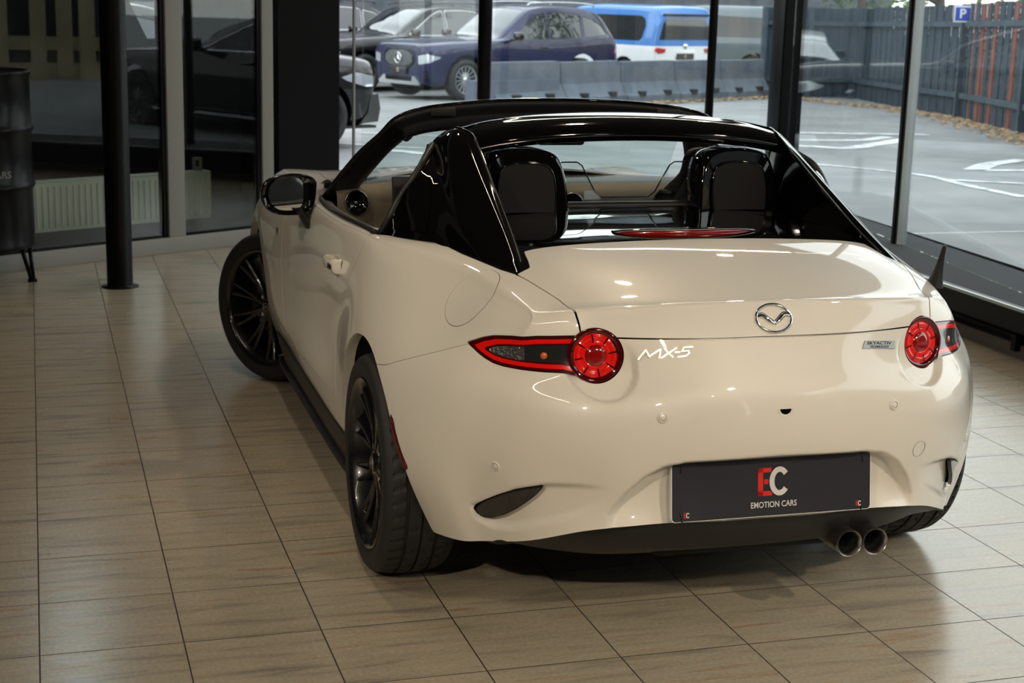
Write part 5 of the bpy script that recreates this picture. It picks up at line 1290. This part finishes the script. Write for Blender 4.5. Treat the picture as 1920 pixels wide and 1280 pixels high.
    for i in range(len(line) - 1):
        a, b = np.array(line[i]), np.array(line[i + 1]); Ln = np.linalg.norm(b - a); d = (b - a) / Ln; nn = np.array([d[1], -d[0]]); 
        z0, z1 = gz(a[1]), gz(b[1]); ang = math.atan2(d[1], d[0])
        lab = ['narrow blue-grey fence section beside the corner pillar', 'blue-grey fence section at the end of the concrete barriers', 'blue-grey board fence section running back to the far corner', 'blue-grey board fence section left of the parking sign', 'blue-grey board fence section that carries the blue parking sign', 'blue-grey board fence section at the right edge of the view', 'nearest blue-grey board fence section beyond the right glass'][i]
        t = thing('board_fence', lab, 'fence', (a[0], a[1], z0), ang, 'blue-grey board fence around the car park')
        mb = MB(); nb = int(Ln / .20); rb = MB()
        for k in range(nb):
            x = (k + .5) * Ln / nb; zz = (z1 - z0) * x / Ln; h = 1.88 + .015 * rnd.uniform(-1, 1); off = -.012 if k % 2 else .012
            tgt = rb if (i == 4 and k in (2, 5, 6, 9, 15)) else mb
            tgt.box((x, off, zz + h / 2 + .01), (Ln / nb * .97 + .012, .02, h))
        mb.build('boards', FEN, t)
        if rb.f: rb.build('reflection_boards', RED_REFL, t)
        for hz in (.34, 1.52): 
            r_ = MB(); r_.prism([(0, 0), (Ln, z1 - z0), (Ln, z1 - z0 + .09), (0, .09)], -.0, .05, 'xz'); r_.v = [(v[0], -v[1] + (.075 if True else 0) - .10, v[2] + hz) for v in r_.v]; r_.build('rail', FEN2, t)
        np_ = max(1, int(Ln / 2.4))
        for k in range(np_ + 1): p_ = MB(); x = k * Ln / np_; p_.box((x, -.07, (z1 - z0) * x / Ln + .94), (.10, .10, 1.9)); p_.build('post', FEN2, t)
    # parking sign on the fence
    s = np.array([12.12, 17.35]); d = np.array([10.86 - 12.70, 14.18 - 18.67]); d /= np.linalg.norm(d)
    t = thing('parking_sign', 'square blue parking sign with white P on the board fence', 'sign', (12.98, 19.30, 1.455), -.59)
    BLUE = pbr('sign_blue', (.02, .06, .42), .4); SW = pbr('sign_white', (.75, .75, .78), .4)
    mb = MB(); mb.box((0, 0, 0), (.29, .012, .27), bev=.004); mb.box((0, .05, -.02), (.04, .10, .04)); mb.build('border', SW, t); mb = MB(); mb.box((0, 0, 0), (.24, .018, .22), bev=.003); mb.build('panel', BLUE, t)
    v, f = text_geo('P', .21, .002, 1, 0, .005); M = np.array([[1, 0, 0, 0], [0, 0, -1, -.012], [0, 1, 0, 0], [0, 0, 0, 1.]]); mb = MB(); mb.add(v, f, M=M); mb.build('letter', SW, t)
    M2 = M.copy(); M2[:3, 0] *= -1; M2[1, 3] = .012; M2[1, 2] = 1; M2[1, 1] = 0; mb = MB(); mb.add(v, f, M=M2); mb.build('letter', SW, t)
    # concrete barriers
    CB = noise_col(pbr('grey_barrier_concrete', (.25, .26, .29), .8), (.082, .098, .125), (.12, .142, .178), 2.5, 5)
    prof = [(-.30, 0), (-.30, .18), (-.26, .22), (-.13, .42), (-.10, .80), (.10, .80), (.13, .42), (.26, .22), (.30, .18), (.30, 0)]
    ends = [(5.42, 21.63, .46), (6.99, 22.62, .80), (8.5, 23.68, .80), (10.0, 24.72, .80), (11.4, 25.68, .80), (12.8, 26.6, .80)]
    labs = ['low grey concrete block at the left end of the barrier row', 'grey concrete barrier before the rear of the navy car', 'grey concrete barrier in front of the blue and white van', 'grey concrete barrier between the thin post and the van plate', 'grey concrete barrier in front of the silver-grey van', 'last grey concrete barrier of the row, against the fence']
    pts = [(3.95, 20.55)] + [(e[0], e[1]) for e in ends]
    for k in range(len(ends)):
        a, b = np.array([5.18, 21.45]), np.array([6.90, 22.56])
        if k: a = np.array(ends[k - 1][:2]); b = np.array(ends[k][:2])
        Ln = np.linalg.norm(b - a) - .02; d = (b - a) / np.linalg.norm(b - a); z0, z1 = gz(a[1]), gz(b[1]); hgt = .80 if k else .50
        t = thing('concrete_barrier', labs[k], 'barrier', (a[0], a[1], min(z0, z1)), math.atan2(d[1], d[0]), 'concrete barriers in front of the parked vans')
        mb = MB(); q = [(y_, z_ if z_ < .2 else z_ * (hgt / .80)) for y_, z_ in prof]
        if k == 0: q = [(-.2, 0), (-.2, hgt), (.2, hgt), (.2, 0)]
        mb.prism([(p[0], p[1]) for p in q], .01, Ln, 'yz', smooth=False); mb.build('block', CB, t)
        if k:
            for x in (Ln * .27, Ln * .75): mb = MB(); mb.box((x, -.285, .215), (.17, .09, .09)); mb.build('lifting_slot', DARK, t)
    # ---- cars
    NAVY = pbr('navy_metallic', (.006, .009, .055), .35, .2, .7, .03); BLACK = pbr("black_metallic", (.003, .0032, .004), .3, .1, .7, .02, .3)
    GREY = pbr('silver_grey_metallic', (.16, .20, .22), .35, .4, 1, .04); VW = pbr('van_white', (.86, .87, .88), .35, 0, 1, .03); VB = pbr('van_blue', (.06, .22, .58), .35, 0, 1, .03)
    SG = pbr('privacy_glass', (.012, .015, .018), .03, 0, 1, .01); SIL = pbr('silver_trim', (.6, .62, .64), .25, .9); HL = pbr('headlamp_glass', (.55, .58, .62), .12, .4, 1, .02); TLR = pbr('tail_red', (.45, .01, .015), .2, 0, 1, .02)
    hd = R(24.8 + 180)
    F = np.array([5.85, 24.75]); h = np.array([math.cos(R(24.8)), math.sin(R(24.8))]); n_ = np.array([-h[1], h[0]])
    def gle(name, label, F, paint, hd, H=1.78, star=True, trim=GLOSS, rim=SIL, spokes=15):
        L, Wd = 4.93, 1.95; st = suv_sections(L, Wd, H)
        side = [[(-1.12, 1.135), (-1.42, 1.29), (-1.78, 1.52), (-1.98, 1.61), (-2.10, 1.625), (-2.10, 1.15), (-2.0, 1.14)], [(-2.17, 1.15), (-2.17, 1.63), (-2.6, 1.64), (-2.95, 1.62), (-3.08, 1.59), (-3.0, 1.17)], [(-3.08, 1.175), (-3.15, 1.58), (-3.45, 1.52), (-3.66, 1.40), (-3.74, 1.23)]]
        w = Wd / 2
        spec = dict(paint=paint, glass=SG, trim=trim, side=side, hw=lambda x: w * .985, track=Wd - .28, wr=.385, ww=.27, arch=[(0, .385, .47), (-2.995, .385, .47)], spokes=spokes, rim=rim, rimr=.67,
            screens=[('windscreen', [(-.92, .66), (-.92, -.66), (-1.72, -.58), (-1.72, .58)], lambda X: X[:, 2] > 1.12), ('rear_window', [(-3.72, .60), (-3.72, -.60), (-4.02, -.64), (-4.02, .64)], lambda X: X[:, 2] > 1.22)],
            screen_glass=pbr('windscreen_glass', (.02, .025, .03), .02, 0, 1, .01),
            patches=[('headlamp', [1, 2], [(.50, .80), (.52, .70), (.62, .66), (.84, .70), (.95, .80), (.80, .86)], lambda X: X[:, 0] > .25, HL, True) , ('headlamp', [1, 2], [(-.50, .80), (-.52, .70), (-.62, .66), (-.84, .70), (-.95, .80), (-.80, .86)], lambda X: X[:, 0] > .25, HL, True),
                     ('tail_lamp', [0, 2], [(-3.86, .86), (-4.0, .98), (-4.1, 1.0), (-4.1, .86)], lambda X: np.abs(X[:, 1]) > .5, TLR, True)],
            handles=[(-1.95, .98), (-2.95, 1.0)], mirrors=[(-1.15, 1.20)], rails=[(-1.75, -3.55, .64, H + .012)], rail_mat=SIL if paint is NAVY else GLOSS)
        g = gz(F[1]); loc = (F[0] + n_[0] * .84, F[1] + n_[1] * .84, gz(F[1]))
        W_ = car_from(name, label, 'car', loc, hd, st, spec)
        fx = .858
        # nose: fascia, grille, intakes
        mb = MB(); mb.prism([(-.62, .34), (.62, .34), (.66, .60), (.62, .96), (.50, 1.0), (-.50, 1.0), (-.62, .96), (-.66, .60)], fx - .12, fx - .004, 'yz'); mb.build('nose', paint, W_)
        gr = [(.44 * math.copysign(abs(math.cos(a)) ** .55, math.cos(a)), .765 + .165 * math.copysign(abs(math.sin(a)) ** .7, math.sin(a))) for a in np.linspace(0, 2 * PI, 41)[:-1]]
        mb = MB(); mb.prism(gr, fx - .02, fx + .006, 'yz'); G_ = mb.build('grille', DARK, W_)
        mb = MB(); mb.tube([(fx + .008, a * 1.02, .765 + (b - .765) * 1.04) for a, b in gr], .010, 6, closed=True); mb.build('grille_frame', GLOSS, G_)
        for k in range(15):
            yy = -.385 + k * .055; hh = .15 * (1 - (abs(yy) / .46) ** 4); mb = MB(); mb.box((fx + .012, yy, .765), (.016, .013, hh * 2)); mb.build('grille_bar', SIL, G_)
        if star:
            mb = MB(); c0 = np.array([fx + .035, 0, .765]); mb.tube([c0 + np.array([0, .098 * math.cos(a), .098 * math.sin(a)]) for a in np.linspace(0, 2 * PI, 33)[:-1]], .010, 8, closed=True)
            for k in range(3):
                a = PI / 2 + k * 2 * PI / 3; e = np.array([0, math.cos(a), math.sin(a)]); p_ = np.array([0, -e[2], e[1]])
                mb.add([c0 + e * .096, c0 + p_ * .022 + e * .01, c0 + np.array([.018, 0, 0]), c0 - p_ * .022 + e * .01], [(0, 1, 2), (0, 2, 3)])
            mb.build('star_badge', CHROME, W_)
        for s in (-1, 1):
            mb = MB(); mb.prism([(s * .48, .50), (s * .70, .58), (s * .80, .56), (s * .80, .36), (s * .52, .36)], fx - .09, fx - .002 if False else fx - .03, 'yz'); mb.build('side_intake', DARK, W_)
            for zz in (.42, .49): mb = MB(); mb.box((fx - .03, s * .65, zz), (.02, .28, .018)); mb.build('intake_slat', BLKPL, W_)
        mb = MB(); mb.prism([(-.45, .42), (.45, .42), (.40, .34), (-.40, .34)], fx - .02, fx + .006, 'yz'); mb.build('lower_intake', DARK, W_)
        mb = MB(); mb.prism([(-.62, .33), (-.46, .44), (-.42, .44), (-.40, .345), (.40, .345), (.42, .44), (.46, .44), (.62, .33), (.60, .28), (-.60, .28)], fx - .03, fx + .02, 'yz'); mb.build('bumper_trim', SIL if star else GLOSS, W_)
        pl = MB(); pl.box((fx + .03, 0, .535), (.02, .50, .13), bev=.004); P_ = pl.build('number_plate', PLATE, W_)
        M = np.array([[0, 0, 1, fx + .042], [1, 0, 0, 0], [0, 1, 0, .545], [0, 0, 0, 1.]]); E, Cc, B = logo_geo(.07, .001); put(E, M).build('plate_letter', RED, P_); put(Cc, M).build('plate_letter', LGREY, P_)
        return W_
    gle('navy_suv', 'navy blue SUV with vertical-bar grille and silver wheels, parked behind the wide post', F, NAVY, hd)
    F2 = F + n_ * 3.0 + h * -.15
    gle('black_suv', 'black SUV with roof rails parked just behind and left of the navy SUV', F2, BLACK, hd, 1.74, False, SIL, RIMGREY, 10)
    F3 = F2 + n_ * 3.0 + h * -.9
    gle('black_estate_suv', 'dark SUV furthest back in the parked row, left of the black SUV', F3, BLACK, hd, 1.74, False, SIL, RIMGREY, 10)
    # stickers in the side windows
    # black car whose nose shows beside the wide column
    Fb = np.array([1.22, 13.38]); hb = R(21.7)
    st = suv_sections(4.75, 1.90, 1.60, .83, 2.86, 1.09, 1.06)
    spec = dict(paint=BLACK, glass=SG, trim=GLOSS, side=[[(-1.1, 1.08), (-1.75, 1.38), (-2.1, 1.45), (-3.4, 1.40), (-3.7, 1.12)]], hw=lambda x: .94, track=1.62, wr=.365, ww=.25, arch=[(0, .365, .42), (-2.86, .365, .42)], spokes=5, twin=True, rim=RIMGREY, rimr=.70, handles=[(-1.95, .9)], mirrors=[(-1.15, 1.08)],
        patches=[('headlamp', [0, 2], [(.22, .80), (.45, .86), (.84, .80), (.84, .70), (.60, .70)], lambda X: np.abs(X[:, 1]) > .35, HL, True)])
    W_ = car_from('black_hatchback', 'glossy black car whose nose and front wheel show beside the wide column', 'car', (Fb[0] - math.sin(hb) * .84, Fb[1] + math.cos(hb) * .84, gz(Fb[1])), hb, st, spec)
    mb = MB(); mb.prism([(-.60, .30), (.60, .30), (.66, .60), (.58, .84), (-.58, .84), (-.66, .60)], .70, .832, 'yz'); mb.build('nose', BLACK, W_)
    for s in (-1, 1):
        mb = MB(); mb.prism([(.56, .28), (.80, .30), (.83, .45), (.80, .62), (.70, .60), (.66, .40)], s * .70 if s > 0 else -.86, .86 if s > 0 else -.70, 'xz'); mb.build('air_curtain', RIMGREY, W_)
        mb = MB(); mb.box((.50, s * .80, .245), (.55, .12, .03)); mb.build('splitter', BLKPL, W_)
    # dark car beyond the vestibule, nose to the left, and a white one past it
    st = suv_sections(4.95, 1.90, 1.50, .92, 2.95, .98, .98, 1.0, 1.95, drop=.02)
    side = [[(-1.25, 1.0), (-1.60, 1.16), (-2.05, 1.33), (-2.38, 1.385), (-2.38, 1.01)], [(-2.45, 1.01), (-2.45, 1.39), (-2.9, 1.40), (-3.35, 1.37), (-3.6, 1.24), (-3.5, 1.03)]]
    spec = dict(paint=BLACK, glass=clear_glass('tinted_side_glass', (.55, .72, .69), 1.0), trim=SIL, side=side, hw=lambda x: .935, track=1.62, wr=.36, ww=.25, arch=[(0, .36, .42), (-2.95, .36, .42)], spokes=10, twin=True, rim=RIMGREY, rimr=.72, handles=[(-2.15, .88), (-3.2, .90)], mirrors=[(-1.30, 1.06)], screens=[('windscreen', [(-.98, .64), (-.98, -.64), (-1.9, -.56), (-1.9, .56)], lambda X: X[:, 2] > .99)])
    # seen as a reflection in the vestibule glass: it stands outside the right glass wall
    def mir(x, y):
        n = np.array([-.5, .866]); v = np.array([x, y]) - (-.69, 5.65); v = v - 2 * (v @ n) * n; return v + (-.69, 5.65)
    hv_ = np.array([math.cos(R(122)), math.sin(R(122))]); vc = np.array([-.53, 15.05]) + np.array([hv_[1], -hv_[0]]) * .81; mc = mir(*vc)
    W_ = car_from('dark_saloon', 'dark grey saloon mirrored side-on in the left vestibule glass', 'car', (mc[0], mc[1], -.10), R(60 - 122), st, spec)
    for s in (-1, 1): mb = MB(); mb.box((-1.5, s * .935, .30), (2.3, .02, .03)); mb.build('sill_strip', SIL, W_)
    spec2 = dict(spec); spec2.update(paint=VW, glass=SG)
    car_from('white_saloon', 'white car glimpsed through the slanted opening between pole and white upright', 'car', (-.25, 26.4, gz(26.4)), R(97), st, spec2)
    # vans
    def van_sections(L, Wd, H, fo):
        w = Wd / 2; rx = -(L - fo); S = []
        def sec(x, k, zr, kr=.84, zl=.26): return (x, [(w * k * .9, zl), (w * k * .97, zl + .1), (w * k, .55), (w * k, .9), (w * k * .985, 1.08), (w * k * .96, 1.30), (w * k * .93, 1.50), (w * k * .90, zr - .22), (w * k * (kr + .03), zr - .09), (w * k * kr * .93, zr - .03), (w * k * .5, zr), (0, zr + .01)])
        def fl(x, k, zh): return (x, [(w * k * .9, .28), (w * k * .97, .38), (w * k, .5), (w * k, .62), (w * k * .99, zh - .2), (w * k * .97, zh - .1), (w * k * .94, zh - .05), (w * k * .9, zh - .02), (w * k * .8, zh), (w * k * .7, zh + .01), (w * k * .4, zh + .02), (0, zh + .02)])
        S = [fl(fo, .62, .88), fl(fo - .05, .8, .93), fl(fo - .2, .93, .98), fl(.3, .98, 1.03), fl(-.1, 1, 1.10), sec(-.45, 1, 1.35, .80), sec(-.9, 1, 1.68, .80), sec(-1.3, 1, H - .06), sec(-2, 1, H), sec(rx + 1.2, 1, H), sec(rx + .4, 1, H - .01), sec(rx + .14, .985, H - .05), sec(rx + .05, .965, H - .16, .80)]
        S.append((rx, [(w * .84, .34), (w * .88, .42), (w * .90, .6), (w * .91, .9), (w * .90, 1.05), (w * .87, 1.25), (w * .84, 1.4), (w * .80, H - .40), (w * .75, H - .34), (w * .6, H - .31), (w * .4, H - .30), (0, H - .30)]))
        return S
    def van(name, label, loc, hdg, lower, upper, L, H, wins, tail, rear_win, rear_items):
        Wd = 1.94; st = van_sections(L, Wd, H, .95); rx = -(L - .95)
        spec = dict(paint=upper, glass=SG, side=wins, hw=lambda x: .965, track=1.66, wr=.355, ww=.24, arch=[(0, .355, .42), (-3.12, .355, .42)], spokes=8, rim=RIMGREY, mirrors=[(-.75, 1.15)], mirror_paint=upper, bands=[(1.02, lower, 'lower_body')] if lower is not upper else [],
                    screens=[('windscreen', [(-.15, .8), (-.15, -.8), (-1.1, -.68), (-1.1, .68)], lambda X: X[:, 2] > 1.1)])
        W_ = car_from(name, label, 'van', loc, hdg, st, spec)
        mb = MB(); w = Wd / 2
        tl = [(-w * .86, .34), (w * .86, .34), (w * .905, .62), (w * .91, 1.02)]; 
        mb.prism([(-w * .86, .36), (w * .86, .36), (w * .905, .62), (w * .90, 1.02), (-w * .90, 1.02), (-w * .905, .62)], rx - .02, rx + .12, 'yz'); mb.build('tailgate_lower', lower, W_)
        mb = MB(); mb.prism([(-w * .90, 1.02), (w * .90, 1.02), (w * .84, 1.40), (w * .78, H - .36), (w * .62, H - .22), (-w * .62, H - .22), (-w * .78, H - .36), (-w * .84, 1.40)], rx - .015, rx + .12, 'yz'); mb.build('tailgate_upper', upper, W_)
        mb = MB(); mb.prism([(-w * .80, 1.16), (w * .80, 1.16), (w * .70, H - .40), (w * .58, H - .30), (-w * .58, H - .30), (-w * .70, H - .40)], rx - .024, rx - .012, 'yz'); mb.build('rear_window', SG, W_)
        for s in (-1, 1): mb = MB(); mb.prism([(s * a, b) for a, b in tail], rx - .035, rx + .05, 'yz'); mb.build('tail_lamp', TLR, W_)
        mb = MB(); mb.box((rx - .02, 0, .86 if lower is not upper else .80), (.03, .62, .17), bev=.01); mb.build('plate_recess', lower, W_)
        mb = MB(); mb.box((rx - .04, 0, .80), (.012, .52, .13)); P_ = mb.build('number_plate', PLATE, W_)
        M = np.array([[0, 0, -1, rx - .047], [-1, 0, 0, 0], [0, 1, 0, .80], [0, 0, 0, 1.]]); E, Cc, B = logo_geo(.07, .001); put(E, M).build('plate_letter', RED, P_); put(Cc, M).build('plate_letter', LGREY, P_)
        return W_, rx
    rc = np.array([11.85, 28.5]); az = R(22.3 - 44); hv = np.array([math.sin(az), math.cos(az)]); L = 4.97
    loc = rc + hv * (L - .95)
    W_, rx = van('blue_white_van', 'two-tone van, blue above and white below, showing its rear beside the navy SUV', (loc[0], loc[1], -.45), math.atan2(hv[1], hv[0]), VW, VB, L, 1.90,
        [[(-1.05, 1.14), (-1.5, 1.62), (-2.0, 1.66), (-2.0, 1.12)], [(-2.06, 1.12), (-2.06, 1.66), (-3.55, 1.66), (-3.68, 1.60), (-3.74, 1.45), (-3.66, 1.18), (-3.58, 1.12)]],
        [(.58, .96), (.86, .99), (.90, .92), (.80, .86), (.62, .88)], None, None)
    mb = MB(); mb.box((rx - .01, 0, 1.69), (.20, 1.30, .05), bev=.02); mb.build('roof_spoiler', BLKPL, W_)
    mb = MB(); mb.lathe([(.06, -.01), (.06, .01), (.0001, .012)], 24, M=frame((rx - .03, 0, 1.02), (-1, 0, 0), (0, 0, 1))); mb.build('round_badge', CHROME, W_)
    rc = np.array([16.4, 32.6]); az = R(-72); hv = np.array([math.sin(az), math.cos(az)]); loc = rc + hv * 4.1
    van('silver_grey_van', 'silver-grey van with large dark rear side window and red tail lamp behind the barriers', (loc[0], loc[1], -.45), math.atan2(hv[1], hv[0]), GREY, GREY, 5.05, 1.92,
        [[(-1.05, 1.14), (-1.5, 1.60), (-2.0, 1.66), (-2.0, 1.14)], [(-2.1, 1.14), (-2.1, 1.66), (-3.55, 1.62), (-3.70, 1.50), (-3.76, 1.14)]],
        [(.72, .72), (.72, 1.16), (.90, 1.22), (.95, .72)], None, None)
    # hall behind the cars, its height raised to keep sky out of reflections
    HALL = noise_col(pbr('grey_cladding', (.1, .11, .13), .7), (.075, .085, .10), (.12, .13, .15), 2, 3)
    t = thing('storage_hall', 'long grey hall behind the parked cars, made tall to block the sky', 'building', (4, 46, -.45), R(8)); mb = MB(); mb.box((0, 0, 4.5), (44, 8, 9)); mb.build('wall', HALL, t); mb = MB(); mb.box((0, 0, 9.1), (44.6, 8.6, .25)); mb.build('roof_edge', BLKMET, t)
    # facade with beige piers at the far left
    BEI = noise_col(pbr('ochre_render', (.45, .36, .2), .8), (.36, .28, .15), (.50, .40, .23), 2, 3); DW = pbr('dark_office_glass', (.02, .025, .03), .05, 0, 1, .01)
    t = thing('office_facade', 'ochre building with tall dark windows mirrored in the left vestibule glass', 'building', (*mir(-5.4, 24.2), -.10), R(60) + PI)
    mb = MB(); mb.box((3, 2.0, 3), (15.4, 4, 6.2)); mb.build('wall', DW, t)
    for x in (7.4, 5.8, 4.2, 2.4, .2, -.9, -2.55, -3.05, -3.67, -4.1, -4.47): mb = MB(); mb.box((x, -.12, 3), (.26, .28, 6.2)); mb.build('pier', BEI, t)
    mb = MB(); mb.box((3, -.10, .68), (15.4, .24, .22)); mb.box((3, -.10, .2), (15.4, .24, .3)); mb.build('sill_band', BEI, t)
    # ---- trees
    LEAVES = [noise_col(pbr('green_leaves_%d' % k, c, .6), tuple(v * .6 for v in c), c, 2, 2) for k, c in enumerate([(.10, .20, .035), (.06, .13, .035), (.16, .26, .06)])]
    BARK = noise_col(pbr('bark', (.1, .08, .06), .9), (.05, .04, .03), (.13, .10, .08), 8, 3)
    def tree(x, y, hgt, cr, seed, mat, label, n=5200, low=.3):
        rn = random.Random(seed); t = thing('broadleaf_tree', label, 'tree', (x, y, gz(min(y, 26))), 0, 'trees beyond the board fence')
        mb = MB(); mb.tube(catmull([(0, 0, 0), (.1, .05, hgt * .3), (-.1, .1, hgt * .6), (0, 0, hgt * .85)], 4), [.16 - .009 * i for i in range(13)], 8)
        tips = []
        for k in range(14):
            a = rn.random() * 2 * PI; z0 = hgt * rn.uniform(low * .6, .75); rr = cr * rn.uniform(.5, .95); e = (rr * math.cos(a), rr * math.sin(a), z0 + rr * rn.uniform(.1, .8)); mb.tube(catmull([(0, 0, z0), (e[0] * .5, e[1] * .5, z0 + (e[2] - z0) * .35), e], 3), [.06 - .007 * i for i in range(7)], 5); tips.append(e)
        mb.build('trunk', BARK, t)
        bl = [(e[0], e[1], e[2], cr * rn.uniform(.28, .45)) for e in tips] + [(cr * .3 * rn.uniform(-1, 1), cr * .3 * rn.uniform(-1, 1), hgt * rn.uniform(.7, .98), cr * .45) for _ in range(5)]
        vs, fs = [], []
        for k in range(n):
            b = bl[rn.randrange(len(bl))]; u, v_, w_ = rn.gauss(0, 1), rn.gauss(0, 1), rn.gauss(0, 1); q = math.sqrt(u * u + v_ * v_ + w_ * w_) + 1e-6; r_ = b[3] * rn.random() ** .35
            c = np.array([b[0] + u / q * r_, b[1] + v_ / q * r_, b[2] + w_ / q * r_ * .8]); s = rn.uniform(.06, .13); d1 = np.array([rn.gauss(0, 1), rn.gauss(0, 1), rn.gauss(0, .5)]); d1 /= np.linalg.norm(d1); d2 = np.cross(d1, [rn.gauss(0, 1), rn.gauss(0, 1), rn.gauss(0, 1)]); d2 /= np.linalg.norm(d2)
            i0 = len(vs); vs += [c - d1 * s, c + d2 * s * .45, c + d1 * s, c - d2 * s * .45]; fs.append((i0, i0 + 1, i0 + 2, i0 + 3))
        me = bpy.data.meshes.new('foliage'); me.from_pydata([tuple(v) for v in vs], [], fs); me.materials.append(mat); link(bpy.data.objects.new('foliage', me), t)
    tree(21.5, 38.5, 6.5, 3.0, 1, LEAVES[2], 'bright green tree whose leaves show above the silver-grey van', 6000, .1)
    tree(18.6, 29.4, 6.5, 3.2, 2, LEAVES[0], 'leafy tree hanging over the fence left of the slim mullion', 9000, .05)
    tree(18.0, 22.6, 8.0, 2.8, 3, LEAVES[2], 'yellow-green tree rising behind the fence right of the slim mullion', 5000, .2)
    tree(17.6, 16.2, 8.0, 2.8, 4, LEAVES[0], 'green tree behind the parking sign', 5000, .2)
    tree(15.0, -11.0, 8.0, 3.2, 7, LEAVES[0], 'green tree mirrored in the roadster door mirror', 4000, .1)
    tree(11.5, -15.5, 8.0, 3.0, 8, LEAVES[1], 'darker tree mirrored at the edge of the roadster door mirror', 4000, .1)
    tree(15.6, 8.0, 8.5, 2.6, 5, LEAVES[1], 'dark green tree past the right end of the fence', 4500, .25)
    # grass tufts along the kerb: uncountable
    mb = MB(); rn = random.Random(9)
    for k in range(900):
        cy = rn.choice([5.35, 4.55, 3.6, 2.95]) + rn.gauss(0, .10); x = 4.02 - .032 * (6.3 - cy) + rn.gauss(0, .03); hh = rn.uniform(.01, .05); a = rn.random() * PI
        mb.add([(x, cy, -.02), (x + .006 * math.cos(a), cy + .006 * math.sin(a), -.02), (x + rn.gauss(0, .02), cy + rn.gauss(0, .02), hh)], [(0, 1, 2)])
    tag(mb.build('grass', LEAVES[2]), 'tufts of grass growing along the edge of the concrete strip', 'grass', kind='stuff')


# ---------------------------------------------------------------- build everything, large things first
build_room()
build_lights()
car, _ = build_roadster()
finish_roadster(car)
build_radiator()
build_barrel()
build_outside()
